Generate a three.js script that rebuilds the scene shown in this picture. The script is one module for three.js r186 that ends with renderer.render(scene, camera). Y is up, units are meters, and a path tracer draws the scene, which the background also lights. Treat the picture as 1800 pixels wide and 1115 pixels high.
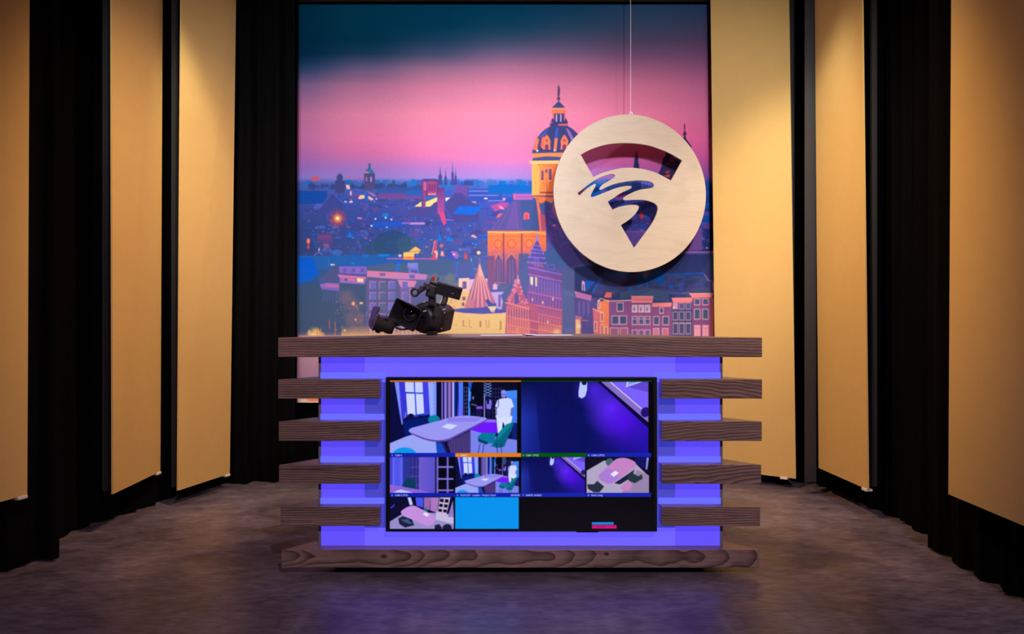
import * as THREE from 'three';
import { RoundedBoxGeometry } from 'three/addons/geometries/RoundedBoxGeometry.js';
import { mergeGeometries } from 'three/addons/utils/BufferGeometryUtils.js';
import { RectAreaLightUniformsLib } from 'three/addons/lights/RectAreaLightUniformsLib.js';
RectAreaLightUniformsLib.init();

// ---------------------------------------------------------------- camera, exposure
const F = 1358, CX = 900, CY = 557.5, EYE = 1.174;          // focal length in photo pixels, level lens
const scene = new THREE.Scene();
scene.background = new THREE.Color(0x000000);
const camera = new THREE.PerspectiveCamera(2 * Math.atan(557.5 / F) * 180 / Math.PI, 1800 / 1115, 0.05, 60);
camera.position.set(0, EYE, 0);
camera.lookAt(0, EYE, -1);
const renderer = new THREE.WebGLRenderer();
renderer.toneMapping = THREE.LinearToneMapping;
renderer.toneMappingExposure = 1.0;
renderer.shadowMap.enabled = true;

// ---------------------------------------------------------------- lamps: position, target, colour, candela, half angle, penumbra, what it is aimed at
const LAMPS = [
  [[-1.45, 3.5, -2.3], [-0.85, 1.5, -5.75], [1, 0.97, 0.98], 13, 36, 0.9, 'the camcorder side of the backdrop, from close by'],
  [[1.45, 3.5, -2.3], [0.75, 1.5, -5.75], [1, 0.93, 0.9], 9, 36, 0.9, 'the disc side of the backdrop, from close by'],
  [[-0.9, 3.0, -0.4], [-0.85, 2.2, -5.75], [1, 0.97, 0.98], 38, 22, 0.7, 'the camcorder half of the backdrop, from afar, an added fill'],  // this and the next: far pair added as frontal fill against the disc shadow
  [[0.9, 3.0, -0.4], [0.85, 2.2, -5.75], [1, 0.94, 0.93], 40, 22, 0.7, 'the disc half of the backdrop, from afar, an added fill'],
  [[-1.82, 3.4, -4.5], [-1.96, 1.7, -4.98], [1, 0.92, 0.7], 4.2, 21, 0.5, 'the amber panel beside the pleated curtain'],
  [[1.62, 3.5, -4.35], [1.7, 1.2, -5.35], [1, 0.97, 0.82], 4.9, 31, 0.5, 'the bright yellow panel beside the backdrop'],
  [[0.3, 3.5, -3.0], [-2.1, 1.1, -4.75], [1, 0.60, 0.32], 26, 31, 1, 'the panel row on the camcorder side'],
  [[-0.3, 3.5, -3.0], [2.05, 1.1, -4.65], [1, 0.61, 0.32], 30, 32, 1, 'the panel row on the disc side'],
  [[0.9, 3.4, 1.2], [0.2, 0.6, -3.4], [1, 0.77, 0.95], 31, 36, 1, 'the front of the desk, an unseen fill added for wood and floor'],  // unseen fill lamp, added to brighten the boards and the floor
  [[0.05, 3.6, -4.0], [0.0, 1.09, -3.98], [1, 0.86, 1], 17, 14, 0.9, 'the desk top from straight above'],
];

// ---------------------------------------------------------------- helpers
const X = (px, d) => (px - CX) / F * d;                      // photo column -> metres at depth d
const Y = (py, d) => EYE - (py - CY) / F * d;                // photo row -> height at depth d
let seedState = 12345;
const rnd = () => { seedState = (seedState * 1664525 + 1013904223) >>> 0; return seedState / 4294967296; };
const hash = (x, y) => { let h = (x * 374761393 + y * 668265263) | 0; h = Math.imul(h ^ (h >>> 13), 1274126177); return ((h ^ (h >>> 16)) >>> 0) / 4294967296; };
const noise = (x, y) => {
  const xi = Math.floor(x), yi = Math.floor(y), u = x - xi, v = y - yi, a = u * u * (3 - 2 * u), b = v * v * (3 - 2 * v);
  return (hash(xi, yi) * (1 - a) + hash(xi + 1, yi) * a) * (1 - b) + (hash(xi, yi + 1) * (1 - a) + hash(xi + 1, yi + 1) * a) * b;
};
const fbm = (x, y, n = 4) => { let s = 0, a = 0.5, t = 0; for (let i = 0; i < n; i++) { s += a * noise(x, y); t += a; x = x * 2.03 + 17.1; y = y * 2.03 + 5.7; a *= 0.5; } return s / t; };
const used = {};
const numbered = (n) => { const k = used[n] = (used[n] ?? -1) + 1; return k ? n + '_' + String(k).padStart(3, '0') : n; };
function mesh(name, geo, mat, parent) {
  const m = new THREE.Mesh(geo, mat); m.name = parent ? name : numbered(name); m.castShadow = m.receiveShadow = true;
  (parent || scene).add(m); return m;
}
function thing(name, label, category, pos, group) {
  const g = new THREE.Group(); g.name = numbered(name); g.position.set(...pos); g.userData = { label, category };
  if (group) g.userData.group = group;
  scene.add(g); return g;
}
const structure = (name, geo, mat, label) => { const m = mesh(name, geo, mat); m.name = name; m.userData = { kind: 'structure', label, category: name.split('_')[0] }; return m; };
const lin = (r, g, b) => new THREE.Color().setRGB(r, g, b);
const std = (color, roughness = 0.8, more = {}) => new THREE.MeshStandardMaterial({ color, roughness, metalness: 0, ...more });
function dataTexture(w, h, fn, srgb = true) {
  const d = new Uint8Array(w * h * 4);
  for (let y = 0; y < h; y++) for (let x = 0; x < w; x++) { const c = fn(x / w, y / h), i = (y * w + x) * 4; d[i] = c[0]; d[i + 1] = c[1]; d[i + 2] = c[2]; d[i + 3] = 255; }
  const t = new THREE.DataTexture(d, w, h); t.magFilter = THREE.LinearFilter; t.minFilter = THREE.LinearMipmapLinearFilter; t.generateMipmaps = true;
  t.wrapS = t.wrapT = THREE.MirroredRepeatWrapping; if (srgb) t.colorSpace = THREE.SRGBColorSpace; t.needsUpdate = true; return t;
}
// uv in metres (divided by the texture's size), from the way each face points
function boxUV(geo, sx, sy, ox = 0, oy = 0) {
  const g = geo.index ? geo.toNonIndexed() : geo, p = g.attributes.position, n = g.attributes.normal, uv = new Float32Array(p.count * 2);
  for (let i = 0; i < p.count; i++) {
    const ax = Math.abs(n.getX(i)), ay = Math.abs(n.getY(i)), az = Math.abs(n.getZ(i));
    let u = p.getX(i), v = p.getY(i);
    if (ay > ax && ay > az) v = p.getZ(i) + 0.37; else if (ax > az * 1.8) u = p.getZ(i);
    uv[2 * i] = u / sx + ox; uv[2 * i + 1] = v / sy + oy;
  }
  g.setAttribute('uv', new THREE.BufferAttribute(uv, 2)); return g;
}
// a plan polygon [[x, z], ...] raised from y0 to y1 with softened edges
function slab(points, y0, y1, bevel = 0.0015) {
  const s = new THREE.Shape(points.map(([x, z]) => new THREE.Vector2(x, -z)));
  const g = new THREE.ExtrudeGeometry(s, { depth: y1 - y0 - 2 * bevel, bevelEnabled: bevel > 0, bevelThickness: bevel, bevelSize: bevel, bevelOffset: -bevel, bevelSegments: 1 });
  g.rotateX(-Math.PI / 2); g.translate(0, y0 + bevel, 0); return g;
}
const box = (w, h, d, x = 0, y = 0, z = 0, r = 0) => { const g = r ? new RoundedBoxGeometry(w, h, d, 2, r) : new THREE.BoxGeometry(w, h, d); g.translate(x, y, z); return g; };
function tube(pts, r, seg = 24, rad = 8) { return new THREE.TubeGeometry(new THREE.CatmullRomCurve3(pts.map((p) => new THREE.Vector3(...p))), seg, r, rad); }

// ---------------------------------------------------------------- the room
const floorTex = dataTexture(1024, 1024, (u, v) => {
  const a = fbm(u * 7, v * 7, 5), b = fbm(u * 22 + 9, v * 40, 3), c = fbm(u * 70, v * 190 + 4, 2), d = fbm(u * 3 + 40, v * 3 + 8, 3);
  let k = 0.64 + 0.22 * (a - 0.5) + 0.26 * (b - 0.5) + 0.26 * (c - 0.5) + 0.16 * (d - 0.5);
  if (hash(Math.floor(u * 1024), Math.floor(v * 1024)) > 0.9994) k += 0.25;
  return [184 * k, 168 * k, 186 * k];
});
floorTex.repeat.set(1, 1);
const floorRough = dataTexture(512, 512, (u, v) => { const k = 66 + 70 * fbm(u * 12, v * 12, 4); return [k, k, k]; }, false);
const floorMat = std(0xffffff, 1, { map: floorTex, roughnessMap: floorRough });
const wallMat = std(lin(0.012, 0.012, 0.013), 0.9), ceilMat = std(lin(0.014, 0.014, 0.014), 0.95);
structure('floor', boxUV(box(5.6, 0.1, 9.4, 0, -0.05, -1.5), 2.6, 2.6), floorMat, 'dark mottled grey brown studio floor');
structure('ceiling', box(5.6, 0.1, 9.4, 0, 4.05, -1.5), ceilMat, 'black studio ceiling above the lamps');
structure('wall_back', box(5.6, 4, 0.1, 0, 2, -6.15), wallMat, 'black wall behind the skyline backdrop');
structure('wall_left', box(0.1, 4, 9.4, -2.75, 2, -1.5), wallMat, 'black wall behind the left curtains');
structure('wall_right', box(0.1, 4, 9.4, 2.75, 2, -1.5), wallMat, 'black wall behind the right curtains');
structure('wall_front', box(5.6, 4, 0.1, 0, 2, 3.15), wallMat, 'black wall closing the studio');

// ---------------------------------------------------------------- black curtains, hanging in folds along a path on the floor
const curtainTex = dataTexture(256, 256, (u, v) => { const k = 190 + 60 * (fbm(u * 60, v * 60, 2) - 0.5) + 40 * (noise(u * 128, v * 6) - 0.5); return [k, k, k]; });
const curtainMat = new THREE.MeshPhysicalMaterial({ color: lin(0.0045, 0.0045, 0.0056), roughness: 0.92, side: THREE.DoubleSide, map: curtainTex, specularIntensity: 0.12 });
function curtain(label, path, fold, amp, seed, top = 3.72) {
  const curve = new THREE.CurvePath();
  for (let i = 0; i + 1 < path.length; i++) curve.add(new THREE.LineCurve3(new THREE.Vector3(path[i][0], 0, path[i][1]), new THREE.Vector3(path[i + 1][0], 0, path[i + 1][1])));
  const len = curve.getLength(), nu = Math.ceil(len / 0.014), nv = 26, pos = [], uv = [], idx = [];
  const base = []; for (let i = 0; i <= nu; i++) base.push(curve.getPoint(i / nu));
  for (let i = 0; i <= nu; i++) {
    const a = base[Math.max(0, i - 3)], b = base[Math.min(nu, i + 3)], t = b.clone().sub(a).normalize(), s = i / nu * len;
    for (let j = 0; j <= nv; j++) {
      const y = j / nv, w = s + 0.05 * (noise(s * 2 + seed, y * 1.3) - 0.5), ph = 2 * Math.PI * w / fold + 2.2 * noise(s * 1.7 + seed * 3, 0.5) * 2;
      let o = Math.sin(ph) * 0.7 + 0.3 * Math.sin(ph * 2.1 + seed) + 0.35 * (noise(s * 9 + seed, y * 2) - 0.5);
      o *= amp * (0.75 + 0.35 * (1 - y)) * (0.7 + 0.6 * noise(s * 1.3, seed));
      const hem = 0.006 + 0.012 * noise(s * 5, seed + 9);
      pos.push(base[i].x - t.z * o, hem + y * (top - hem), base[i].z + t.x * o); uv.push(s * 2, y * 6);
    }
  }
  for (let i = 0; i < nu; i++) for (let j = 0; j < nv; j++) { const a = i * (nv + 1) + j, b = a + nv + 1; idx.push(a, b, a + 1, b, b + 1, a + 1); }
  const g = new THREE.BufferGeometry(); g.setAttribute('position', new THREE.Float32BufferAttribute(pos, 3)); g.setAttribute('uv', new THREE.Float32BufferAttribute(uv, 2)); g.setIndex(idx); g.computeVertexNormals();
  const c = path[0], root = thing('stage_curtain', label, 'curtain', [c[0], 0, c[1]]);
  g.translate(-c[0], 0, -c[1]);
  mesh('drape', g, curtainMat, root);
  const rail = tube(path.map(([x, z]) => [x - c[0], top + 0.012, z - c[1]]), 0.014, 40, 6); mesh('curtain_rail', rail, std(lin(0.02, 0.02, 0.02), 0.5, { metalness: 0.6 }), root);
}
curtain('black curtain behind the panel farthest from the backdrop, on the camcorder side', [[-2.42, 1.6], [-2.42, -2.9], [-2.36, -3.55], [-2.2, -3.74]], 0.2, 0.035, 2.3);
curtain('black curtain behind the two panels nearer the backdrop, on the camcorder side', [[-2.42, -3.62], [-2.38, -4.35], [-2.25, -4.72], [-2.18, -5.2], [-2.1, -5.42]], 0.17, 0.03, 5.1);
curtain('black pleated curtain beside the edge of the skyline backdrop', [[-2.08, -5.36], [-1.86, -5.46], [-1.56, -5.56]], 0.21, 0.05, 8.4);
curtain('black curtain behind the panel farthest from the backdrop, on the disc side', [[2.14, 1.6], [2.14, -2.9], [2.1, -3.5], [2.12, -3.9]], 0.2, 0.035, 12.7);
curtain('black curtain behind the two panels nearer the backdrop, on the disc side', [[2.2, -3.8], [2.24, -4.5], [2.2, -5.0], [2.12, -5.42], [1.9, -5.66]], 0.17, 0.03, 15.9);
curtain('black curtain across the wall under and behind the skyline backdrop', [[-1.66, -5.9], [0, -5.94], [1.9, -5.9]], 0.24, 0.035, 21.2);

// ---------------------------------------------------------------- fabric panels: lower corners and top columns read from the photograph, EYE - drop is the height of the lower edge
const fabricTex = dataTexture(512, 512, (u, v) => { const k = 240 + 5 * (fbm(u * 9, v * 9, 3) - 0.5) + 9 * (hash(Math.floor(u * 512), Math.floor(v * 512)) - 0.5); return [k, k, k]; });
const weave = dataTexture(256, 256, (u, v) => { const k = 128 + 60 * Math.sin(u * 256 * Math.PI / 2) * Math.sin(v * 256 * Math.PI / 2) + 30 * (hash(Math.floor(u * 256), Math.floor(v * 256)) - 0.5); return [k, k, k]; }, false);
const panelMat = new THREE.MeshPhysicalMaterial({ color: lin(0.86, 0.58, 0.21), roughness: 0.95, specularIntensity: 0.15, map: fabricTex, bumpMap: weave, bumpScale: 0.0003 });
const panelBack = std(lin(0.02, 0.02, 0.02), 0.8), clipMat = std(lin(0.85, 0.82, 0.85), 0.5);
function panel(label, drop, [lx, ly], [rx, ry], topL, topR, clipEnd, stretchL = 0, stretchR = 0, post = false) {
  const dl = F * drop / (ly - CY), dr = F * drop / (ry - CY), bottom = EYE - drop, top = 3.62;
  const at = (px, d) => new THREE.Vector3(X(px, d), 0, -d);
  let BL = at(lx, dl), BR = at(rx, dr), T0L = at(topL, dl), T0R = at(topR, dr);
  if (stretchL) { const e = BL.clone().sub(BR).multiplyScalar(stretchL); BL.add(e); T0L.add(e); }
  if (stretchR) { const e = BR.clone().sub(BL).multiplyScalar(stretchR); BR.add(e); T0R.add(e); }
  const grow = (B, T, d) => B.clone().lerp(T, (top - bottom) / (Y(0, d) - bottom));
  const TL = grow(BL, T0L, dl), TR = grow(BR, T0R, dr);
  const n = new THREE.Vector3(0, 1, 0).cross(BR.clone().sub(BL)).normalize().multiplyScalar(-1);
  const mid = BL.clone().add(BR).multiplyScalar(0.5); if (n.dot(mid.clone().negate()) > 0) n.negate();     // n points away from the room
  const th = 0.01, C = (p, y, k) => [p.x - mid.x + n.x * th * k, y - bottom, p.z - mid.z + n.z * th * k];
  const P = [C(BL, bottom, 0), C(BR, bottom, 0), C(TR, top, 0), C(TL, top, 0), C(BL, bottom, 1), C(BR, bottom, 1), C(TR, top, 1), C(TL, top, 1)];
  const quads = [[0, 1, 2, 3], [5, 4, 7, 6], [4, 0, 3, 7], [1, 5, 6, 2], [4, 5, 1, 0], [3, 2, 6, 7]], pos = [], uv = [], wd = BL.distanceTo(BR), ht = top - bottom;
  for (const q of quads) for (const [k, u, v] of [[0, 0, 0], [1, wd, 0], [2, wd, ht], [0, 0, 0], [2, wd, ht], [3, 0, ht]]) { pos.push(...P[q[k]]); uv.push(u / 0.5, v / 0.5); }
  const g = new THREE.BufferGeometry(); g.setAttribute('position', new THREE.Float32BufferAttribute(pos, 3)); g.setAttribute('uv', new THREE.Float32BufferAttribute(uv, 2)); g.computeVertexNormals();
  const root = thing('fabric_panel', label, 'wall panel', [mid.x, bottom, mid.z]);
  mesh('fabric', g, panelMat, root);
  const dir = BR.clone().sub(BL).normalize(), a = Math.atan2(-dir.z, dir.x), end = clipEnd < 0 ? BL.clone().addScaledVector(dir, 0.03) : BR.clone().addScaledVector(dir, -0.03 - (clipEnd > 1 ? 0.05 : 0));
  const cl = mesh('corner_clip', box(0.05, 0.014, 0.042, 0, 0, 0, 0.003), clipMat, root); cl.position.set(end.x - mid.x + n.x * 0.012, -0.006, end.z - mid.z + n.z * 0.012); cl.rotation.y = a;
  // hanging frame behind the cloth
  const fr = mergeGeometries([box(0.025, ht - 0.02, 0.03, -wd / 2 + 0.04, ht / 2, 0), box(0.025, ht - 0.02, 0.03, wd / 2 - 0.04, ht / 2, 0), box(wd - 0.08, 0.025, 0.03, 0, ht - 0.05, 0), box(wd - 0.08, 0.025, 0.03, 0, 0.05, 0)]);
  const f = mesh('hanging_frame', fr, panelBack, root); f.position.set(n.x * 0.055, 0, n.z * 0.055); f.rotation.y = a;
  if (post) mesh('edge_post', box(0.075, ht + 0.2, 0.012, 0, ht / 2, 0, 0.002), std(lin(0.022, 0.021, 0.026), 0.6), root).position.set(BL.x - mid.x - 0.042, 0, BL.z - mid.z - 0.03);
  const w = []; for (const k of [-0.3, 0.3]) w.push(tube([[dir.x * wd * k + n.x * 0.05, ht - 0.04, dir.z * wd * k + n.z * 0.05], [dir.x * wd * k + n.x * 0.05, ht + 0.28, dir.z * wd * k + n.z * 0.05], [dir.x * wd * k + n.x * 0.05, 4 - bottom, dir.z * wd * k + n.z * 0.05]], 0.003, 4, 5));
  for (const k of w) mesh('hanging_wire', k, panelBack, root);
}
panel('dim orange fabric panel farthest from the backdrop, on the camcorder side', 0.80, [0, 883], [48, 870], 4, 52, 1, 3.4);
panel('narrow orange fabric panel in the middle of its row, on the camcorder side', 0.947, [199, 869], [282, 829], 197, 286, 1);
panel('amber fabric panel turned inward beside the pleated curtain by the backdrop', 1.07, [313, 863], [404, 833], 319, 415, 1);
panel('brightest yellow fabric panel, touching the edge of the backdrop near the wooden disc', 1.1, [1259, 825.5], [1399, 842], 1249, 1387, 2);
panel('narrow orange fabric panel in the middle of its row, on the disc side', 0.988, [1439, 823], [1525, 861], 1432, 1515, 1, 0, 0, true);
panel('wide brown orange fabric panel farthest from the backdrop, on the disc side', 0.80, [1667, 869], [1800, 925], 1672, 1806, 0, 0, 0.4);

// ---------------------------------------------------------------- the printed skyline, drawn as print in the photograph's pixel grid
function printer(w, h, x0, y0, s) {
  const c = document.createElement('canvas'); c.width = w; c.height = h; const k = c.getContext('2d');
  k.setTransform(s, 0, 0, s, -x0 * s, -y0 * s);
  const col = (v) => typeof v === 'string' ? v : `rgba(${v[0]},${v[1]},${v[2]},${v[3] ?? 1})`;
  const d = {
    c, k, col,
    R(x, y, X2, Y2, v) { k.fillStyle = col(v); k.fillRect(x, y, X2 - x, Y2 - y); },
    P(v, ...p) { k.fillStyle = col(v); k.beginPath(); for (let i = 0; i < p.length; i += 2) i ? k.lineTo(p[i], p[i + 1]) : k.moveTo(p[i], p[i + 1]); k.closePath(); k.fill(); },
    L(v, wd, ...p) { k.strokeStyle = col(v); k.lineWidth = wd; k.beginPath(); for (let i = 0; i < p.length; i += 2) i ? k.lineTo(p[i], p[i + 1]) : k.moveTo(p[i], p[i + 1]); k.stroke(); },
    E(v, x, y, rx, ry, rot = 0) { k.fillStyle = col(v); k.beginPath(); k.ellipse(x, y, rx, ry, rot, 0, 7); k.fill(); },
    B(v, wd, x, y, X2, Y2) { k.strokeStyle = col(v); k.lineWidth = wd; k.strokeRect(x, y, X2 - x, Y2 - y); },
    G(x, y, r, v) { const g = k.createRadialGradient(x, y, 0, x, y, r); g.addColorStop(0, col(v)); g.addColorStop(1, col([v[0], v[1], v[2], 0])); k.fillStyle = g; k.fillRect(x - r, y - r, 2 * r, 2 * r); },
    V(x, y, X2, Y2, ...stops) { const g = k.createLinearGradient(0, y, 0, Y2); stops.forEach((v, i) => g.addColorStop(i / (stops.length - 1), col(v))); k.fillStyle = g; k.fillRect(x, y, X2 - x, Y2 - y); },
    H(x, y, X2, Y2, ...stops) { const g = k.createLinearGradient(x, 0, X2, 0); stops.forEach((v, i) => g.addColorStop(i / (stops.length - 1), col(v))); k.fillStyle = g; k.fillRect(x, y, X2 - x, Y2 - y); },
    T(text, x, y, size, v) { k.fillStyle = col(v); k.font = `bold ${size}px sans-serif`; k.fillText(text, x, y); },
  };
  return d;
}
const BX0 = 522, BX1 = 1284, BY0 = 8, BY1 = 708;             // photo rectangle of the print (its sides run on behind curtain and panel)
const bs = 2.68, BK = printer(Math.round((BX1 - BX0) * bs), Math.round((BY1 - BY0) * bs), BX0, BY0, bs);
(function skyline({ k, R, P, L, E, B, G, V, H }) {
  // sky and far haze from a coarse table of the print's colours
  const xs = [522, 640, 760, 880, 1000, 1120, 1284], rows = [
    [8, [0, 72, 105], [0, 76, 110], [0, 78, 115], [2, 78, 118], [20, 80, 122], [45, 82, 125], [55, 80, 125]],
    [45, [0, 62, 92], [0, 68, 98], [0, 70, 105], [20, 76, 112], [45, 82, 118], [66, 82, 118], [80, 78, 118]],
    [70, [0, 55, 85], [0, 62, 92], [30, 72, 108], [62, 84, 118], [84, 86, 122], [88, 80, 116], [96, 76, 116]],
    [95, [2, 52, 85], [30, 66, 100], [82, 88, 125], [120, 102, 140], [128, 98, 138], [120, 88, 128], [125, 84, 125]],
    [120, [55, 78, 122], [110, 98, 140], [165, 118, 155], [182, 120, 158], [180, 114, 152], [165, 102, 142], [160, 94, 138]],
    [150, [140, 108, 155], [188, 122, 162], [215, 132, 168], [225, 136, 172], [220, 130, 168], [208, 120, 158], [195, 108, 152]],
    [200, [205, 126, 168], [232, 140, 178], [246, 148, 182], [250, 150, 184], [245, 145, 180], [235, 132, 172], [222, 118, 164]],
    [245, [205, 122, 175], [235, 130, 180], [248, 140, 186], [252, 142, 188], [248, 135, 184], [240, 120, 172], [228, 105, 165]],
    [272, [180, 112, 182], [215, 120, 182], [240, 132, 190], [246, 136, 192], [240, 126, 188], [225, 110, 172], [205, 92, 162]],
    [296, [150, 114, 200], [165, 124, 205], [188, 130, 214], [200, 136, 216], [195, 124, 205], [190, 104, 182], [165, 82, 165]],
    [312, [140, 124, 212], [148, 132, 216], [165, 140, 222], [172, 146, 226], [165, 130, 212], [160, 112, 196], [130, 82, 172]],
    [322, [72, 100, 190], [70, 108, 200], [64, 118, 212], [66, 126, 222], [70, 116, 210], [70, 100, 200], [40, 90, 180]],
    [350, [58, 82, 172], [66, 88, 182], [78, 90, 185], [72, 92, 195], [78, 80, 180], [62, 72, 170], [30, 76, 165]],
    [390, [52, 76, 150], [58, 78, 160], [72, 84, 172], [78, 88, 172], [86, 76, 158], [68, 62, 145], [36, 58, 135]],
    [440, [44, 66, 130], [54, 78, 148], [68, 90, 158], [78, 94, 165], [92, 88, 158], [62, 66, 132], [36, 48, 110]],
    [480, [36, 84, 150], [62, 90, 150], [82, 104, 160], [84, 98, 158], [80, 94, 150], [58, 70, 125], [40, 52, 100]],
    [520, [42, 78, 118], [64, 92, 130], [96, 108, 148], [98, 98, 148], [86, 94, 148], [60, 66, 118], [44, 52, 96]],
    [590, [58, 78, 112], [88, 96, 126], [112, 110, 140], [112, 92, 130], [90, 92, 140], [72, 64, 112], [56, 52, 92]],
    [640, [168, 128, 158], [158, 126, 152], [132, 112, 140], [112, 92, 130], [90, 82, 120], [72, 64, 112], [56, 52, 92]],
    [708, [190, 150, 170], [170, 140, 150], [140, 112, 130], [112, 92, 120], [90, 82, 110], [72, 64, 102], [56, 52, 82]]];
  const sm = (t) => t * t * (3 - 2 * t);
  for (let y = BY0; y < BY1; y += 1) {
    let j = 0; while (j < rows.length - 2 && y > rows[j + 1][0]) j++;
    const t = Math.min(1, Math.max(0, (y - rows[j][0]) / (rows[j + 1][0] - rows[j][0])));
    for (let x = BX0; x < BX1; x += 3) {
      const wob = y < 130 ? 10 * (fbm(x / 130, y / 45 + 3, 3) - 0.5) : 0, jj = j, tt = Math.min(1, Math.max(0, t + wob / 40));
      let i = 0; while (i < xs.length - 2 && x > xs[i + 1]) i++;
      const u = sm(Math.min(1, Math.max(0, (x - xs[i]) / (xs[i + 1] - xs[i])))), c = [0, 1, 2].map((q) => (rows[jj][i + 1][q] * (1 - u) + rows[jj][i + 2][q] * u) * (1 - tt) + (rows[jj + 1][i + 1][q] * (1 - u) + rows[jj + 1][i + 2][q] * u) * tt);
      k.fillStyle = `rgb(${c[0] | 0},${c[1] | 0},${c[2] | 0})`; k.fillRect(x, y, 3.4, 1.4);
    }
  }
  // far horizon: small blocks and tree tops
  for (let i = 0; i < 150; i++) { const x = 524 + rnd() * 750, h = 2 + rnd() * 6; R(x, 323 - h, x + 3 + rnd() * 9, 330, [46 + rnd() * 35, 92 + rnd() * 34, 178 + rnd() * 40, 0.75]); }
  for (let i = 0; i < 40; i++) E([56, 74, 138, 0.8], 545 + rnd() * 220, 326 + rnd() * 4, 3 + rnd() * 4, 2 + rnd() * 4);
  // roofs and walls of the old town, thousands of small planes
  for (let i = 0; i < 620; i++) {
    const x = 530 + rnd() * 740, y = 334 + rnd() * 130, w = 4 + rnd() * 22, h = 2 + rnd() * 8, q = rnd(), a = 0.28 + rnd() * 0.4;
    const c = q < 0.34 ? [26, 92, 208, a] : q < 0.62 ? [62, 66, 142, a] : q < 0.76 ? [128, 74, 152, a * 0.8] : q < 0.9 ? [52, 84, 142, a] : [96, 112, 218, a];
    if (rnd() < 0.5) P(c, x, y + h, x + w * 0.3, y, x + w * 0.9, y, x + w * 1.2, y + h); else R(x, y, x + w, y + h * 0.6, c);
    if (rnd() < 0.3) L([110, 120, 232, 0.5], 0.5, x, y, x + w, y + rnd() * 2);
  }
  for (let i = 0; i < 150; i++) { const x = 545 + rnd() * 390, y = 338 + rnd() * 120, v = rnd(); E(v < 0.4 ? [200, 215, 255, 0.75] : v < 0.7 ? [80, 150, 255, 0.7] : [235, 170, 200, 0.6], x, y, 0.5 + rnd() * 0.9, 0.5 + rnd() * 0.8); }
  for (let i = 0; i < 60; i++) { const x = 545 + rnd() * 380, y = 345 + rnd() * 105; R(x, y, x + 0.7, y + 3 + rnd() * 10, [70, 120, 240, 0.55]); }
  for (let i = 0; i < 1500; i++) {
    const x = 530 + rnd() * 740, y = 328 + Math.pow(rnd(), 1.2) * 140, q = rnd(), c = q < 0.3 ? [34, 110, 226] : q < 0.5 ? [40, 56, 118] : q < 0.62 ? [150, 90, 170] : q < 0.75 ? [112, 128, 224] : q < 0.85 ? [66, 96, 130] : q < 0.93 ? [90, 70, 150] : [206, 120, 160];
    const v = rnd() < 0.4; R(x, y, x + (v ? 0.6 + rnd() : 1 + rnd() * 5), y + (v ? 1.5 + rnd() * 5 : 0.6 + rnd() * 1.4), [...c, 0.35 + rnd() * 0.4]);
  }
  // left: long roof, gable, dome towers
  R(524, 336, 575, 358, [22, 74, 168]); for (let y = 339; y < 358; y += 4) L([32, 96, 200, 0.8], 1.2, 524, y, 578, y - 1);
  P([60, 76, 158], 557, 372, 583.5, 339, 603, 358, 603, 372); L([96, 102, 196], 1.2, 560, 368, 583.5, 339, 602, 356);
  R(589, 318, 606, 340, [66, 74, 138]); P([64, 76, 140], 592, 322, 592, 310, 595, 306, 597.5, 305, 600, 306, 602.5, 310, 602.5, 322);
  R(606, 317, 618, 326, [36, 110, 188]); P([206, 150, 190], 607.5, 325, 614, 325, 616, 333, 609, 333); P([255, 205, 178], 608, 325, 614, 326, 615.5, 332, 611, 332); R(615, 336, 618.4, 343.5, [235, 180, 196]);
  R(640, 305, 659, 334, [82, 80, 134]); R(643, 311, 645.5, 319, [150, 130, 205]); R(651, 311, 653.5, 320, [190, 160, 220]);
  P([48, 118, 172], 641, 305, 643, 299, 648, 295.5, 653, 297, 657, 302, 657.5, 305.5); P([208, 130, 165], 640, 304.5, 642, 301, 649, 302, 648, 305); R(647.6, 289, 651.4, 298, [68, 96, 150]); P([68, 96, 150], 647.6, 289, 649.5, 286, 651.4, 289);
  P([205, 92, 112], 547, 312, 560, 309.5, 560, 317.5, 548, 318.5); for (const x of [612, 621, 629, 637]) P([206, 96, 150, 0.75], x, 315, x + 2.5, 308, x + 4, 316);
  P([186, 112, 168], 644, 336, 656, 340, 662, 346, 655, 345); P([255, 206, 172], 629, 349, 633, 343, 641, 343, 641, 349, 632, 350.5); P([255, 198, 172], 646, 344, 650, 346, 657, 350, 653, 353, 648, 350); R(605, 353.5, 610, 356, [205, 200, 250]); R(614, 353.5, 620, 356.5, [255, 205, 205]); R(660, 348.5, 663, 351, [230, 190, 225]);
  R(665, 340, 742, 350, [116, 82, 160]); R(662, 330, 742, 340, [58, 92, 176]); for (let x = 664; x < 740; x += 5) R(x, 328 - rnd() * 4, x + 2, 334, [58, 84, 152]);
  E([66, 82, 146], 692, 320, 2.6, 3.4); R(691.4, 320, 692.8, 328, [66, 82, 146]);
  R(672, 375, 683, 381, [30, 128, 222]); R(720, 318, 731, 327, [36, 122, 214]); R(714, 334, 742, 344, [36, 104, 200, 0.8]);
  L([236, 150, 190], 2, 628, 383, 636, 384); for (const [x, y] of [[660, 385], [678, 383], [688, 386], [653, 397], [680, 399]]) E([190, 215, 255], x, y, 1.9, 1.9);
  R(655, 390, 708, 399, [36, 92, 216, 0.85]); R(720, 391, 747, 395, [196, 142, 232]); R(706, 391, 722, 394, [140, 108, 208]);
  // starburst street light
  k.save(); k.translate(593.5, 384); G.call(null, 0, 0, 20, [230, 70, 90, 0.65]);
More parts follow.
